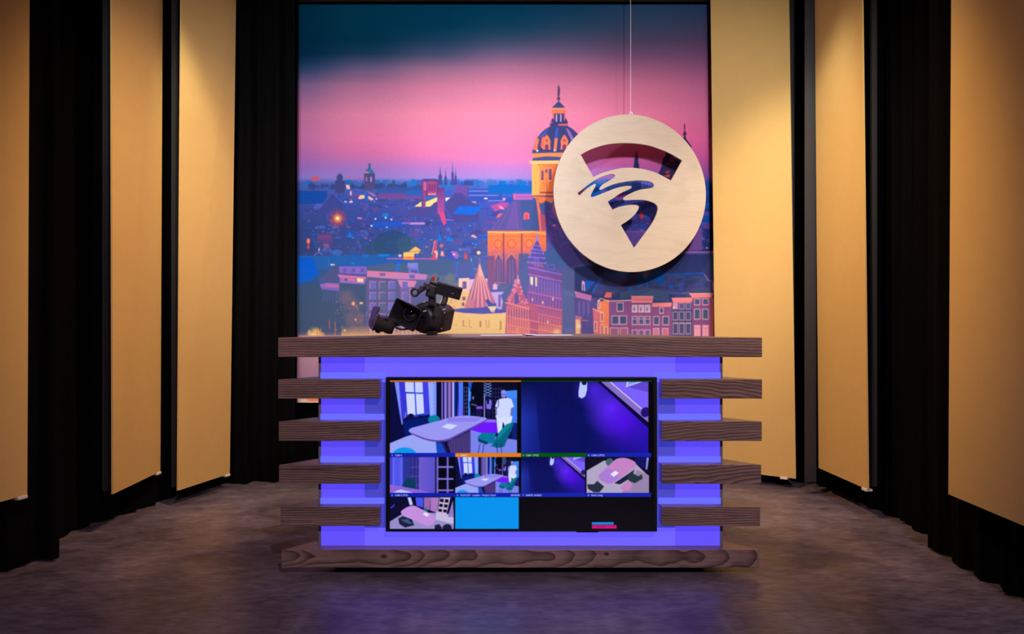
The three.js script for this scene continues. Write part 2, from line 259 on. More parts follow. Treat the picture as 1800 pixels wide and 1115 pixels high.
  for (let i = 0; i < 14; i++) { const a = i * Math.PI / 7 + 0.1, r = i % 2 ? 12 : 17; k.rotate(0); P([255, 120, 70, 0.9], Math.cos(a + 0.16) * 4, Math.sin(a + 0.16) * 4, Math.cos(a) * r, Math.sin(a) * r, Math.cos(a - 0.16) * 4, Math.sin(a - 0.16) * 4); }
  G(0, 0, 9, [255, 190, 80, 1]); E([255, 245, 205], 0, 0, 3, 3); k.restore();
  // distant spires
  const spire = (x, top, base, w) => P([72, 78, 150], x, top, x + w * 0.25, top + (base - top) * 0.45, x + w * 0.7, top + (base - top) * 0.55, x + w * 0.6, top + (base - top) * 0.75, x + w, base, x - w, base, x - w * 0.6, top + (base - top) * 0.75, x - w * 0.7, top + (base - top) * 0.55, x - w * 0.25, top + (base - top) * 0.45);
  spire(773.8, 291, 325, 4.5); spire(783.4, 296, 325, 3); spire(795.5, 282, 325, 3); spire(800.8, 294, 325, 2.8);
  // brick tower with chimneys, lit gable, slate roof
  R(741, 316, 771, 344, [120, 68, 140]); R(752, 318, 767, 342, [172, 78, 140]); for (const x of [754, 758.5, 763]) R(x, 324, x + 2.2, 336, [104, 58, 128]); R(752, 340, 767, 343, [246, 140, 158]); P([72, 76, 150], 740, 318, 744, 314.5, 768, 315, 772, 319);
  P([78, 80, 158], 716, 380, 742, 348, 770, 348, 790, 384); P([255, 226, 150], 728, 363.5, 741, 354, 741, 363.5); P([255, 226, 150], 748, 363.5, 748, 355, 768.5, 346.5, 768.5, 354, 763, 357, 756, 363.5); P([54, 112, 196], 748, 346, 769, 346, 748, 353);
  R(743.5, 318, 748, 366, [150, 78, 150]); R(744.5, 320, 749.5, 335, [208, 104, 150]);
  V(769, 330, 781, 376, [112, 66, 142], [152, 78, 160], [190, 82, 158]); P([214, 82, 140], 771, 374, 781, 374, 785, 392, 780, 397, 776, 388); L([206, 98, 160], 1.4, 782, 386, 800, 388);
  P([76, 78, 154], 782, 362, 806, 332, 816, 334, 842, 361, 842, 390, 800, 392); P([255, 236, 206], 782.5, 348, 792, 347, 784, 354.5); R(800, 327, 824, 340, [118, 82, 170]); P([106, 84, 168], 812, 340, 824, 327, 824, 350);
  P([30, 108, 228], 795, 376, 808, 362.5, 850, 362.5, 834, 378); R(815, 318, 832, 326, [58, 80, 158]); R(836, 319, 842, 326, [40, 118, 214]);
  R(822, 332, 882, 353, [58, 88, 186]); for (const y of [336, 343.5]) L([134, 142, 238], 1.8, 824, y, 876, y); L([146, 150, 240], 1.4, 858, 353, 888, 353); P([148, 150, 234], 828, 354, 837, 354, 837, 358, 832, 357); E([255, 240, 240], 852.5, 349, 1.6, 1.4); E([255, 240, 240], 855.5, 349, 1.6, 1.4); E([255, 190, 215], 886, 350, 2.2, 2);
  R(877, 318.5, 889, 332, [24, 118, 214]); R(912, 318.5, 924.5, 336, [24, 118, 214]); P([24, 108, 206], 858, 326, 900, 324, 935, 328, 935, 342, 858, 340);
  P([186, 82, 168], 862, 362, 880, 356, 893, 356, 894, 362, 882, 368, 870, 372); P([255, 176, 162], 875, 360, 884, 365, 887, 369, 880, 367); P([236, 112, 122], 876, 376, 886, 374, 880, 382, 872, 383); 
  // blue quay and roofs, mid left
  for (let i = 0; i < 60; i++) { const x = 700 + rnd() * 50, y = 412 + rnd() * 26; L([30, 110, 232, 0.6], 0.8, x, y, x + rnd() * 6 - 3, y + 5 + rnd() * 5); }
  E([40, 78, 122, 0.75], 690, 428, 34, 22); E([44, 80, 118, 0.6], 660, 438, 22, 12); E([60, 96, 120, 0.5], 715, 430, 18, 16);
  P([86, 74, 140, 0.9], 556, 412, 582, 412, 586, 420, 586, 428, 560, 424); R(560, 414, 582, 419, [116, 68, 142]); P([16, 118, 232], 610, 417, 615, 407, 620, 416, 617, 418); L([66, 104, 214], 1.5, 588, 419, 600, 418); L([30, 92, 190], 2, 550, 416, 557, 438); R(568, 429, 578, 433, [150, 78, 124]);
  P([236, 190, 190], 559, 441, 561, 434, 562.5, 441); L([130, 118, 206], 1.6, 552, 449, 560, 443, 567, 448); E([52, 104, 196], 592, 444, 10, 5); R(602, 440, 606, 448, [58, 78, 130]); E([255, 130, 100], 542, 424, 3, 5); E([220, 76, 80], 542, 434, 2, 4);
  R(524, 450, 720, 470, [30, 96, 184]); P([30, 96, 184], 540, 450, 720, 447, 700, 470, 540, 474); R(665, 447, 684, 450.5, [14, 134, 242]); R(617, 462, 624, 465, [10, 128, 226]); R(636, 448, 648, 451, [20, 120, 226]); E([250, 220, 255], 583, 465.5, 2.2, 1.7); E([215, 180, 245], 587, 465.5, 1.8, 1.5); L([66, 136, 214], 0.8, 578, 454, 578, 468);
  P([0, 92, 226], 524, 452, 550, 454, 561, 482, 545, 494, 524, 500); P([0, 100, 226], 560, 491, 576, 484, 568, 500, 562, 497);
  P([66, 84, 142], 560, 492, 586, 468, 600, 466, 600, 500, 570, 500); P([72, 96, 140], 640, 470, 690, 461, 705, 476, 700, 482, 645, 478); P([70, 98, 145], 655, 470, 760, 456, 830, 456, 830, 500, 660, 482);
  L([196, 96, 170], 2.2, 680, 455, 760, 455); P([255, 208, 108], 709, 456.5, 709, 444, 718, 443, 730.5, 433.5, 740, 440, 735, 446, 728, 446, 728, 456.5); L([190, 104, 74], 1, 718, 443.5, 738, 441); R(709, 451, 728, 457, [255, 142, 84]); R(709, 448.8, 728, 450, [255, 226, 140]); E([255, 190, 200], 703, 449.5, 3, 2.4);
  P([196, 86, 120], 760, 457, 763, 422, 768, 422, 768, 457); L([255, 184, 172], 1, 759, 448, 764, 424); P([255, 190, 178], 763, 441, 769, 441, 770, 446, 768, 456, 766, 456, 766, 445, 763, 444); P([214, 82, 116], 756, 457, 762, 448, 770, 457); E([216, 106, 108], 776, 432, 3.6, 3.2); P([226, 124, 138], 774, 450, 775.5, 441, 779, 441, 782, 451); E([255, 214, 196], 777, 446, 1.4, 3.6);
  P([26, 118, 230], 768, 424, 772, 409, 777, 423); P([24, 126, 236], 784, 424, 787, 414, 792, 419, 797, 420, 796, 424); R(788, 440, 800, 458, [58, 84, 190]); P([164, 106, 200], 792, 442, 798, 441, 806, 447, 806, 454, 800, 455); E([255, 210, 232], 798, 447.5, 2.4, 1.6); P([240, 72, 86], 815, 455.5, 818, 441, 821.5, 455.5);
  P([255, 186, 170], 827, 416, 831.5, 412.5, 838.5, 417, 836, 419.5, 831, 416.5); L([34, 104, 210], 1.2, 826, 419, 842, 419); R(795, 462, 832, 492, [78, 94, 164]); L([40, 112, 232], 1.4, 803, 462, 803, 490); L([40, 112, 236], 1.6, 830, 460, 833, 492); R(801, 460.5, 807, 463, [22, 124, 234]); L([160, 170, 240], 1.6, 828.5, 454, 828.5, 460);
  R(716, 462, 735, 471, [112, 134, 226]); for (let x = 719; x < 735; x += 3.2) L([150, 164, 240], 0.7, x, 462, x, 471); R(718, 471, 735, 482, [120, 118, 216]); R(722, 475, 728, 478, [66, 78, 148]); R(729, 475, 733, 480, [66, 78, 148]); P([40, 108, 226], 697, 462, 703, 462, 700, 480, 696, 480); P([56, 110, 226], 735, 472, 739, 482, 735, 484);
  // trees in the middle
  for (let i = 0; i < 120; i++) E([88 + rnd() * 40, 116 + rnd() * 26, 138 - rnd() * 30, 0.22], 750 + rnd() * 55, 485 + rnd() * 60, 3 + rnd() * 6, 3 + rnd() * 5);
  // lower left houses
  R(524, 500, 645, 590, [52, 82, 122, 0.75]); for (let x = 568; x < 606; x += 5.5) R(x, 512, x + 2.4, 528 + rnd() * 6, [72, 92, 162, 0.7]);
  R(596, 468.5, 644, 482, [128, 104, 214]); for (const x of [603, 618, 634]) { R(x, 472, x + 6, 479, [96, 88, 190]); } P([70, 84, 160], 596, 480, 645, 483, 645, 486, 596, 484); P([214, 118, 178], 592.5, 482.5, 645, 487, 643, 491, 597, 488); P([158, 112, 208], 597, 488, 643, 490, 641, 500, 597, 497); R(606, 489.5, 610, 494, [96, 80, 140]); P([240, 112, 140], 613, 489.5, 624, 491.5, 623, 494, 613, 492.5); P([255, 232, 178], 627.5, 489, 638.5, 490, 638.5, 496.5, 628, 496);
  P([150, 106, 200], 562, 500, 574, 497.5, 596, 498.5, 596.5, 512, 566, 509); P([196, 110, 176], 573, 500, 596, 502, 596, 505, 574, 503.5); P([112, 98, 204], 566, 505, 596, 507, 596, 512, 566, 509);
  R(643, 489, 762, 590, [86, 92, 148]); P([214, 134, 190], 645, 476, 701, 479, 701, 491, 645, 487); P([196, 136, 202], 701, 479, 751, 483, 749, 492, 701, 491); P([236, 128, 160], 645, 476, 751, 482.5, 751, 484.5, 645, 479); R(667.5, 480.5, 677.5, 485, [104, 96, 156]); R(720, 483, 729, 489.5, [96, 104, 186]); P([226, 140, 180], 699, 492, 733, 494, 728, 505, 703, 503); R(707, 497, 715, 500.5, [112, 86, 140]); P([178, 128, 188], 703, 503, 722, 504, 722, 590, 703, 590, 703, 508); R(703, 505, 720, 590, [112, 100, 160]);
  for (const [r, y] of [495, 513.5, 532, 551, 570].entries()) for (const [i, x] of [650, 666.5, 683.5, 707].entries()) { const w = i === 3 ? 9.5 : 11.5, f = i === 1 ? [82, 104, 148] : [96, 104, 196]; R(x, y + r * 0.3, x + w, y + 14, f); L([214, 142, 196], 1.1, x, y + 14, x, y + r * 0.3, x + w, y + 0.5 + r * 0.3); if (i !== 1) for (const q of [4, 7.5, 11]) L([132, 130, 222], 0.7, x, y + q, x + w, y + q); }
  // glowing trees and street on the left
  for (let i = 0; i < 240; i++) { const t = rnd(), x = 596 + (rnd() - 0.5) * 30 + t * 24 + 12, y = 512 + t * 76; E([136, 108, 124, 0.03 + rnd() * 0.05], x, y, 3 + rnd() * 6, 3 + rnd() * 6); }
  for (let i = 0; i < 40; i++) { const x = 588 + rnd() * 58, y = 530 + rnd() * 58; E([255, 178, 128, 0.2 + rnd() * 0.35], x, y, 0.5 + rnd() * 0.8, 0.5 + rnd() * 0.9); }
  E([255, 206, 150], 635, 533, 3.6, 2); E([255, 180, 140], 621, 534, 3, 3.5); E([255, 196, 142], 625, 562, 1.6, 2); E([255, 226, 180], 606, 581, 2.2, 1.8); L([226, 120, 104], 1.2, 589, 566, 589, 590); L([226, 120, 104, 0.8], 1.4, 579, 562, 579, 578);
  for (let i = 0; i < 60; i++) { const x = 540 + rnd() * 30, y = 573 + Math.abs(x - 557) * 0.4 + rnd() * 18; R(x, y, x + 1 + rnd() * 1.6, 592, [255, 130 + rnd() * 80, 70 + rnd() * 50, 0.6]); }
  G(553, 590, 17, [255, 226, 120, 0.95]); E([255, 240, 180], 550, 589, 5, 3); V(524, 583, 800, 594, [255, 170, 110, 0], [255, 190, 120, 0.45]);
  V(600, 572, 800, 592, [255, 178, 104, 0], [255, 202, 120, 0.85]); for (let x = 650; x < 790; x += 7) R(x, 574 + rnd() * 4, x + 3, 590, [255, 200, 150, 0.5]);
  R(770, 560, 792, 592, [122, 112, 176]); P([255, 200, 120], 754, 586, 792, 580, 792, 592, 754, 592);
  // white house and cone tower
  P([255, 206, 132], 786, 513, 826, 512, 826, 545, 780, 552, 774, 530); for (let i = 0; i < 30; i++) E([176, 140, 96, 0.3], 778 + rnd() * 26, 520 + rnd() * 30, 2, 2); R(813, 522, 818, 528, [112, 92, 120]); R(812, 532, 816, 538, [112, 92, 120]);
  P([66, 86, 170], 800, 488, 880, 484, 880, 494, 800, 492); P([255, 214, 190], 806, 489.5, 825, 488.5, 825, 513, 806, 512); R(813, 495, 820, 508, [110, 92, 150]); P([236, 190, 220], 824, 491, 874, 489, 874, 512, 824, 512); R(858, 496, 866.5, 510, [110, 92, 160]); P([78, 92, 176], 826, 510, 880, 509, 888, 516, 826, 516); P([206, 176, 236], 862, 514, 886, 513, 882, 544, 868, 544); R(876, 518, 880, 540, [112, 96, 190]); L([206, 160, 230], 1.4, 875.5, 489, 875.5, 502); L([206, 140, 200], 1, 833, 473, 841, 473);
  k.save(); k.beginPath(); k.moveTo(843, 461); k.quadraticCurveTo(848, 482, 871, 533); k.quadraticCurveTo(844, 546, 816, 540.5); k.quadraticCurveTo(838, 482, 843, 461); k.clip();
  R(810, 455, 880, 550, [176, 106, 156]); for (let i = 0; i < 6; i++) { const a = i / 5, x0 = 818 + a * 50, x1 = x0 + 9; P(i < 2 ? [176, 104, 142] : [202, 108, 146], 843, 458, x0 - 4, 545, x1 - 4, 545); L([255, 186, 166], 1.9, 843.2, 464, x0 + 3 - a * 4, 545); } P([212, 128, 142], 814, 545, 818, 525, 834, 528, 832, 545); k.restore(); R(842.4, 452, 844, 464, [140, 112, 190]);
  E([255, 206, 142], 841.3, 444.5, 3.4, 3.4); E([255, 240, 190], 841, 443.6, 1.8, 1.8);
  k.fillStyle = 'rgb(76,84,176)'; k.beginPath(); k.moveTo(788.5, 546); k.quadraticCurveTo(812, 540.5, 832, 542); k.lineTo(856, 540); k.quadraticCurveTo(890, 546, 908, 547); k.quadraticCurveTo(848, 558, 788.5, 546); k.fill();
  k.fillStyle = 'rgb(255,216,132)'; k.beginPath(); k.moveTo(788.5, 546.5); k.quadraticCurveTo(848, 558, 908, 547); k.lineTo(905, 592); k.lineTo(791, 592); k.closePath(); k.fill(); L([255, 184, 168], 1.2, 789, 547, 815, 550.8, 848, 552.5, 880, 551, 908, 547.5);
  V(789, 566, 906, 590, [255, 230, 150, 0], [255, 196, 110, 0.6]); for (const [x, y, h, w] of [[794, 562, 9, 0.9], [800, 571, 1, 3], [813.5, 563, 11, 1.6], [815, 573, 1, 4], [824.5, 562, 13, 0.8], [826, 575, 0.8, 3.5], [843, 565, 10, 2.8], [854, 563, 12, 0.9], [859, 563, 12, 0.9], [856, 575, 0.8, 4], [879, 564, 15, 2.2], [876, 579, 0.8, 5], [895, 562, 10, 1.2], [902, 565, 6, 0.9]]) R(x, y, x + w, y + h, [206, 118, 84]);
  P([68, 82, 170], 853, 528, 858, 526, 866, 534, 872, 533, 873, 538, 858, 539); P([255, 224, 168], 857, 539, 873, 538.5, 871, 544, 868, 549, 864, 549); for (const x of [865.4, 868.4]) R(x, 545, x + 1.2, 550, [196, 160, 196]); L([90, 96, 186], 1.2, 872, 540, 881, 551);
  // the big church: drum, cornices, dome, lantern
  P([96, 88, 162], 861, 402, 903, 351, 942, 350, 950, 408, 858, 408); P([110, 90, 168], 891, 402, 905, 352, 912, 402); P([72, 92, 156], 914, 352, 943, 350, 950, 408, 920, 408); for (const [a, b] of [[866, 896], [875, 901], [891, 904], [912, 906]]) L([126, 104, 186], 0.8, a, 404, b, 356); R(903, 341, 936, 351, [176, 96, 186]); for (const y of [343, 350]) L([208, 140, 226], 1, 903, y, 936, y); R(902.5, 340, 905, 351, [246, 110, 130]); for (let x = 906; x < 936; x += 4) L([196, 112, 196], 0.7, x, 337, x, 350);
  P([246, 112, 122], 920, 386, 921, 375, 926, 373, 930.5, 376, 930.5, 385, 924, 386); R(923, 377, 928, 385, [226, 80, 96]);
  H(935, 287, 996, 346, [255, 196, 104], [255, 150, 84], [250, 122, 78], [230, 96, 84]); P([255, 206, 130], 929.5, 283, 1000, 282, 1000, 288, 936, 289, 931, 286); for (let x = 946; x < 996; x += 4.4) R(x, 288, x + 1.5, 291.5, [206, 96, 76]); H(945, 291, 946.4, 345, [255, 206, 120], [255, 206, 120]);
  R(950, 296, 971, 318, [255, 146, 92]); R(951.5, 300, 955.5, 316.5, [122, 78, 124]); R(958.5, 298, 962.5, 304, [122, 78, 124]); R(964.8, 297, 969.4, 316, [104, 74, 130]); R(951, 314, 954, 316, [90, 60, 110]); L([160, 82, 96], 0.8, 961, 314, 961, 352); L([255, 166, 110], 1, 950, 318.5, 972, 318.5); for (const x of [940, 953, 965]) R(x, 321, x + 3, 322, [196, 90, 84]); R(949, 337.5, 972, 339.5, [120, 64, 96]); L([120, 70, 104], 1.8, 934, 344.5, 992, 345.5);
  P([250, 120, 82], 935, 346, 974, 347, 972, 356, 950, 358, 946, 352); R(944, 350, 980, 410, [86, 84, 150]); P([250, 126, 92], 942, 350, 947, 352, 951, 378, 955, 408, 949, 408, 946, 378); k.fillStyle = 'rgb(70,90,150)'; k.beginPath(); k.ellipse(959, 362, 11, 9, 0, 0, 7); k.fill(); P([250, 130, 86], 945, 346, 973, 347, 971, 358, 966, 356, 960, 353, 952, 358, 948, 356); P([160, 82, 130], 970, 362, 976, 354, 980, 400, 972, 376); P([176, 84, 112], 949, 376, 962, 380, 960, 408, 952, 408);
  P([66, 78, 138], 935.5, 264, 1000, 264, 1005, 270, 935.5, 270); P([255, 148, 92], 936, 269.5, 1008, 268, 1008, 276, 936, 277); P([70, 84, 142], 935.5, 282.5, 937, 278, 960, 275, 985, 276, 1004, 277, 1004, 282);
  k.fillStyle = 'rgb(64,72,128)'; k.beginPath(); k.moveTo(967.5, 222); k.bezierCurveTo(950, 230, 939, 247, 937, 266); k.lineTo(1030, 266); k.bezierCurveTo(1026, 246, 1014, 230, 998.5, 222); k.closePath(); k.fill();
  P([70, 96, 190], 960, 229, 966, 224, 956, 240, 946, 243); P([66, 96, 206], 977, 226, 982, 224, 980, 244, 975, 244); P([156, 110, 196], 994, 224, 1000, 228, 1012, 250, 1006, 252); P([255, 128, 92], 938, 264, 942, 243, 948, 244, 944, 264); P([255, 132, 96], 973, 264, 975, 243, 980.5, 243, 978, 266); P([240, 110, 96], 950, 258, 952, 242, 957, 240, 954, 262); 
  for (const x of [961, 992]) { P([255, 130, 96], x - 7, 248, x - 3, 240, x, 236.5, x + 3, 240, x + 7, 248, x + 6, 256, x + 7, 263, x - 7, 263, x - 6, 255); E([150, 72, 104], x, 247, 2, 2.2); P([120, 66, 112], x - 3, 263, x - 3, 256, x, 253, x + 3, 256, x + 3, 263); } E([255, 236, 220], 944.5, 265, 2, 2); E([255, 190, 170], 975, 264.5, 2, 2); L([214, 110, 104], 1.2, 943.5, 238, 944.5, 246);
  P([66, 66, 128], 967, 222, 967, 215, 971, 208, 995, 208, 998, 215, 998, 222); P([226, 110, 112], 982, 218, 998, 217.5, 998, 221, 980, 221); R(967, 213, 971, 217, [206, 100, 120]); P([240, 128, 104], 969, 190, 994, 190, 993, 204, 990, 212, 974, 212, 971, 204); R(974, 200, 992, 215, [70, 66, 126]); R(977, 201.5, 979.4, 214, [214, 190, 226]); R(984.6, 201, 986.8, 214, [214, 190, 226]); R(991, 196, 993.4, 212, [206, 100, 110]); P([255, 160, 116], 968, 189, 995, 189, 994, 192.5, 969, 192.5);
  k.fillStyle = 'rgb(64,76,134)'; k.beginPath(); k.moveTo(970, 189.5); k.quadraticCurveTo(976, 184, 981.8, 178); k.quadraticCurveTo(988, 183, 993, 189.5); k.fill(); E([132, 70, 100], 981.8, 173.4, 3.2, 3); R(981, 164, 982.8, 180, [78, 66, 110]); P([94, 72, 112], 980, 169, 980.4, 152, 981.8, 149, 983.3, 152, 984.6, 158, 983.6, 169);
  // apse with tall windows
  V(857, 406, 960, 498, [255, 142, 74], [250, 124, 84], [196, 104, 120], [150, 88, 136], [120, 84, 140]); L([255, 190, 130], 2.2, 857, 408, 900, 409.5, 936, 408, 960, 411); L([190, 92, 72], 0.9, 858, 416, 958, 416); for (const x of [876, 899, 930]) { k.strokeStyle = 'rgb(206,88,66)'; k.lineWidth = 1.2; k.beginPath(); k.arc(x, 429, 7, 0, 7); k.stroke(); E([250, 136, 84], x, 428, 5, 5); }
  for (const [x, w] of [[871, 11], [891, 16], [920, 13]]) { P([98, 82, 138], x, 500, x, 456, x + w / 2, 446, x + w, 456, x + w, 500); for (const q of [0.33, 0.66]) L([196, 120, 150], 0.8, x + w * q, 456, x + w * q, 500); L([255, 150, 110], 1, x, 456, x + w / 2, 446, x + w, 456); } for (const x of [885, 917]) { R(x - 1.2, 410, x + 1.4, 446, [150, 76, 90]); R(x - 1.2, 446, x + 1.6, 500, [92, 78, 140]); } R(857, 450, 869, 500, [128, 84, 130]); R(912, 446, 930, 500, [80, 92, 148]); L([236, 128, 120], 1, 870, 497, 888, 497);
  for (let i = 0; i < 26; i++) E([255, 190, 120, 0.7], 860 + rnd() * 94, 412 + rnd() * 38, 0.8, 0.8);
  P([80, 96, 156], 880, 520, 908, 486, 932, 452, 932, 545, 890, 545); P([66, 98, 158], 948, 446, 975, 436, 1005, 470, 1012, 500, 960, 480);
  P([78, 70, 146], 958, 352, 976, 380, 1002, 430, 1030, 462, 1000, 470, 960, 420); for (let i = 0; i < 22; i++) { const x = 962 + rnd() * 24, y = 370 + rnd() * 60; P([120, 74, 160, 0.6], x, y, x + 6 * rnd(), y - 5, x + 9, y + 4); } k.strokeStyle = 'rgba(120,90,190,0.8)'; k.lineWidth = 1.4; k.beginPath(); k.arc(997, 438, 12, 3.3, 5.6); k.stroke(); E([226, 130, 190], 974, 396.5, 3, 1.4);
  // blue stepped gable and the long brick front below it
  P([110, 80, 158], 928, 462, 1012, 486, 988, 590, 900, 590, 912, 535, 928, 520); V(926, 500, 988.5, 592, [112, 80, 156], [142, 84, 158], [196, 100, 130], [240, 128, 112]);
  P([92, 82, 168], 944, 414, 947, 428, 950, 432, 952, 440, 955, 444, 955, 450, 958, 454, 960, 467, 928, 461, 930, 453, 933, 448, 933, 441, 937, 436, 939, 430, 942, 426); P([150, 140, 240], 944, 409, 947, 424, 941, 424); for (const [x0, x1, y] of [[938, 949, 431], [935, 952, 438], [933, 955, 444], [930, 957, 452], [928, 959, 461]]) { L([146, 124, 236], 1.7, x0, y, x1, y + 2); E([146, 124, 236], x0, y, 1.6, 1.8); E([146, 124, 236], x1, y + 2, 1.6, 1.8); } B([136, 116, 220], 1, 940, 455, 946, 470);
  R(962, 466, 976, 478, [82, 88, 164]); B([134, 116, 220], 1, 962, 466, 974, 474); R(980, 468, 988, 480, [96, 86, 168]); P([120, 78, 150], 928, 470, 988, 484, 988, 494, 928, 482);
  for (const [y, c] of [[470, [150, 120, 226]], [482, [170, 116, 210]], [513, [186, 110, 202]], [533, [232, 112, 140]], [548, [236, 110, 140]], [562, [255, 140, 120]], [575, [255, 150, 120]]]) { const w = y > 530 ? 890 : 928; L(c, 2, w, y - (928 - w) * 0.2, 988, y + 13); L([c[0] * 0.7, c[1] * 0.7, c[2] * 0.8], 1, w, y + 2.4 - (928 - w) * 0.2, 988, y + 15.4); }
  for (let x = 931; x < 987; x += 5.2) { const o = (x - 928) * 0.22; R(x, 486 + o, x + 2.4, 508 + o, [92, 88, 176]); L([182, 140, 222], 0.7, x, 486 + o, x, 510 + o); R(x, 517 + o, x + 2.4, 532 + o, [100, 78, 156]); L([190, 120, 190], 0.7, x, 517 + o, x, 533 + o); L([250, 160, 150], 0.7, x + 1, 552 + o, x + 1, 584); R(x + 1.6, 554 + o, x + 3.4, 572, [150, 78, 130, 0.8]); }
  P([236, 246, 190], 932, 486, 937, 487.5, 937, 502, 932.5, 500); P([250, 226, 170], 940.5, 487, 944, 488, 944, 504, 941, 503); for (const [x, y] of [[936, 527], [954, 532], [972, 526], [945, 565], [963, 566]]) E([255, 214, 170], x, y, 1.3, 3);
  // pink baroque gable
  P([190, 92, 130], 888, 590, 890, 535, 893, 522, 900, 510, 906, 498, 910, 486, 914, 498, 918, 510, 926, 530, 946, 538, 946, 590); V(890, 536, 932, 592, [196, 94, 126, 0.9], [240, 128, 116, 0.9]); for (let i = 0; i < 70; i++) { const t = rnd(), y = 492 + t * 44, w = 3 + t * 17; E([246, 146, 170, 0.75], 909 + (rnd() - 0.5) * 2 * w, y, 1.1 + rnd(), 1.1 + rnd()); } P([100, 84, 150], 904, 534, 904, 520, 908, 514, 912, 520, 912, 534); L([255, 176, 176], 1.6, 910, 484, 911, 498); L([255, 150, 130], 2.2, 888, 532, 930, 543); for (let x = 892; x < 930; x += 4.6) { L([255, 172, 150], 0.8, x, 538, x, 590); R(x + 1.2, 545, x + 3, 560, [150, 80, 130]); } for (const y of [556, 571, 582]) L([255, 146, 116], 1.6, 890, y, 946, y + 10); G(979, 584, 9, [255, 226, 140, 1]); E([255, 150, 100], 910, 582, 3, 7);
  // shaded side house
  P([84, 98, 152], 988, 468, 1013, 474, 1013, 592, 988, 592); for (let x = 994; x < 1008; x += 3) { R(x, 512, x + 1, 520, [110, 116, 180]); R(x, 577, x + 1, 586, [120, 116, 180]); }
  // dark roofs below and right of the disc
  P([44, 56, 112], 1010, 470, 1284, 440, 1284, 540, 1010, 540); P([58, 60, 118], 1058, 486, 1150, 482, 1150, 520, 1040, 520); for (let i = 0; i < 120; i++) { const x = 1040 + rnd() * 216, y = 478 + rnd() * 40; P([36 + rnd() * 40, 56 + rnd() * 30, 108 + rnd() * 50, 0.55], x, y, x + 4 + rnd() * 16, y - 2, x + 6 + rnd() * 14, y + 5, x - 2, y + 6); }
  L([14, 84, 196], 2, 1055, 485.5, 1105, 484); L([18, 88, 208], 2.6, 1165, 483, 1238, 480.5); L([24, 94, 208], 3.4, 1057, 487, 1041, 516); P([24, 92, 206], 1028, 494, 1049, 494, 1042, 500, 1030, 514); P([6, 92, 206], 1114, 488, 1146, 488, 1146, 495, 1137, 495, 1141, 507, 1136, 507, 1136, 495, 1126, 496, 1126, 506, 1122, 506, 1121, 495); P([10, 86, 196], 1146, 480, 1166, 472, 1166, 490, 1170, 500, 1150, 496); R(1104, 505, 1112, 511, [14, 92, 186]); R(1176, 501, 1184, 508, [14, 86, 200]); R(1193, 498, 1201, 512, [52, 72, 170]); L([112, 96, 200], 1.4, 1174, 516, 1212, 515); P([66, 100, 140, 0.6], 1090, 514, 1140, 506, 1176, 514, 1176, 530, 1090, 526);
  P([46, 52, 104], 1238, 480, 1258, 500, 1284, 500, 1284, 470); L([176, 130, 190], 1.2, 1238, 482, 1244, 492, 1258, 498); R(1253, 498, 1262, 512, [206, 100, 150]); L([190, 110, 196], 2.2, 1198, 443.5, 1284, 443); L([150, 110, 210], 0.9, 1200, 446, 1284, 446); P([112, 74, 150], 1215, 405, 1234, 400, 1234, 440, 1200, 442); E([230, 190, 210], 1242.5, 436, 1.6, 1.6); for (const [y, c] of [[336, [24, 96, 200]], [360, [22, 88, 196]], [372, [96, 84, 180]], [380, [20, 86, 196]], [395, [110, 70, 170]], [410, [50, 54, 140]]]) R(1236, y, 1284, y + 7, c);
  // lower right canal houses
  P([82, 74, 142], 1010, 520, 1050, 524, 1056, 592, 1010, 592); P([206, 120, 190], 1009.5, 511.5, 1040, 520, 1039.5, 529.5, 1012, 522.5); L([236, 140, 180], 1.4, 1010, 512.5, 1040, 520.5); for (const x of [1017, 1025, 1033]) { R(x, 530, x + 3.4, 552, [104, 90, 168]); L([150, 112, 196], 0.7, x, 530, x, 556); } P([190, 110, 170], 1011, 555, 1023, 557, 1023, 560, 1011, 559); R(1011, 560, 1021, 592, [230, 128, 128]); P([255, 196, 130], 1012, 562, 1019.5, 563, 1019.5, 592, 1012, 592); G(1017, 573.5, 6, [255, 244, 200, 1]); L([216, 120, 160], 1.4, 1022, 563, 1034, 564); for (const x of [1025, 1034]) R(x, 567, x + 4, 592, [82, 70, 136]); P([236, 186, 220], 1022.5, 511, 1022.5, 496, 1024.6, 493, 1028, 496, 1028.5, 512, 1026, 512, 1026, 500, 1024.6, 500, 1024.6, 511);
  P([255, 134, 84], 1050, 532, 1070.5, 526, 1070.5, 592, 1048, 592); P([230, 110, 120], 1042, 542, 1056, 548, 1056, 592, 1044, 592); L([255, 206, 190], 1.4, 1041.5, 542.5, 1061, 551); P([255, 112, 92], 1061, 523, 1066, 513.5, 1076, 514.5, 1074, 524); P([255, 210, 196], 1050.5, 527.5, 1055, 526, 1055, 542, 1050.5, 543); R(1052, 530, 1053.6, 541, [120, 90, 130]); for (const [x, y, h] of [[1056, 550, 15], [1044.5, 566, 16], [1056, 571, 21], [1063, 575, 17]]) { B([255, 214, 190], 1.3, x, y, x + 4.5, y + h); R(x + 0.7, y + 0.7, x + 3.8, y + h - 0.6, [196, 92, 88]); }
  R(1070.5, 528, 1110, 592, [132, 78, 138]); L([255, 196, 180], 1.8, 1054, 524.5, 1070, 529.5, 1110, 528); L([44, 62, 116], 2.4, 1066, 526, 1109, 525.5);
  R(1109.5, 534, 1147, 592, [140, 78, 140]); P([255, 134, 140], 1109.5, 520.5, 1148.5, 521, 1146.5, 533, 1110, 533); L([255, 176, 170], 1.6, 1109, 521, 1149, 521.5); L([206, 90, 130], 1, 1113, 527, 1144, 527);
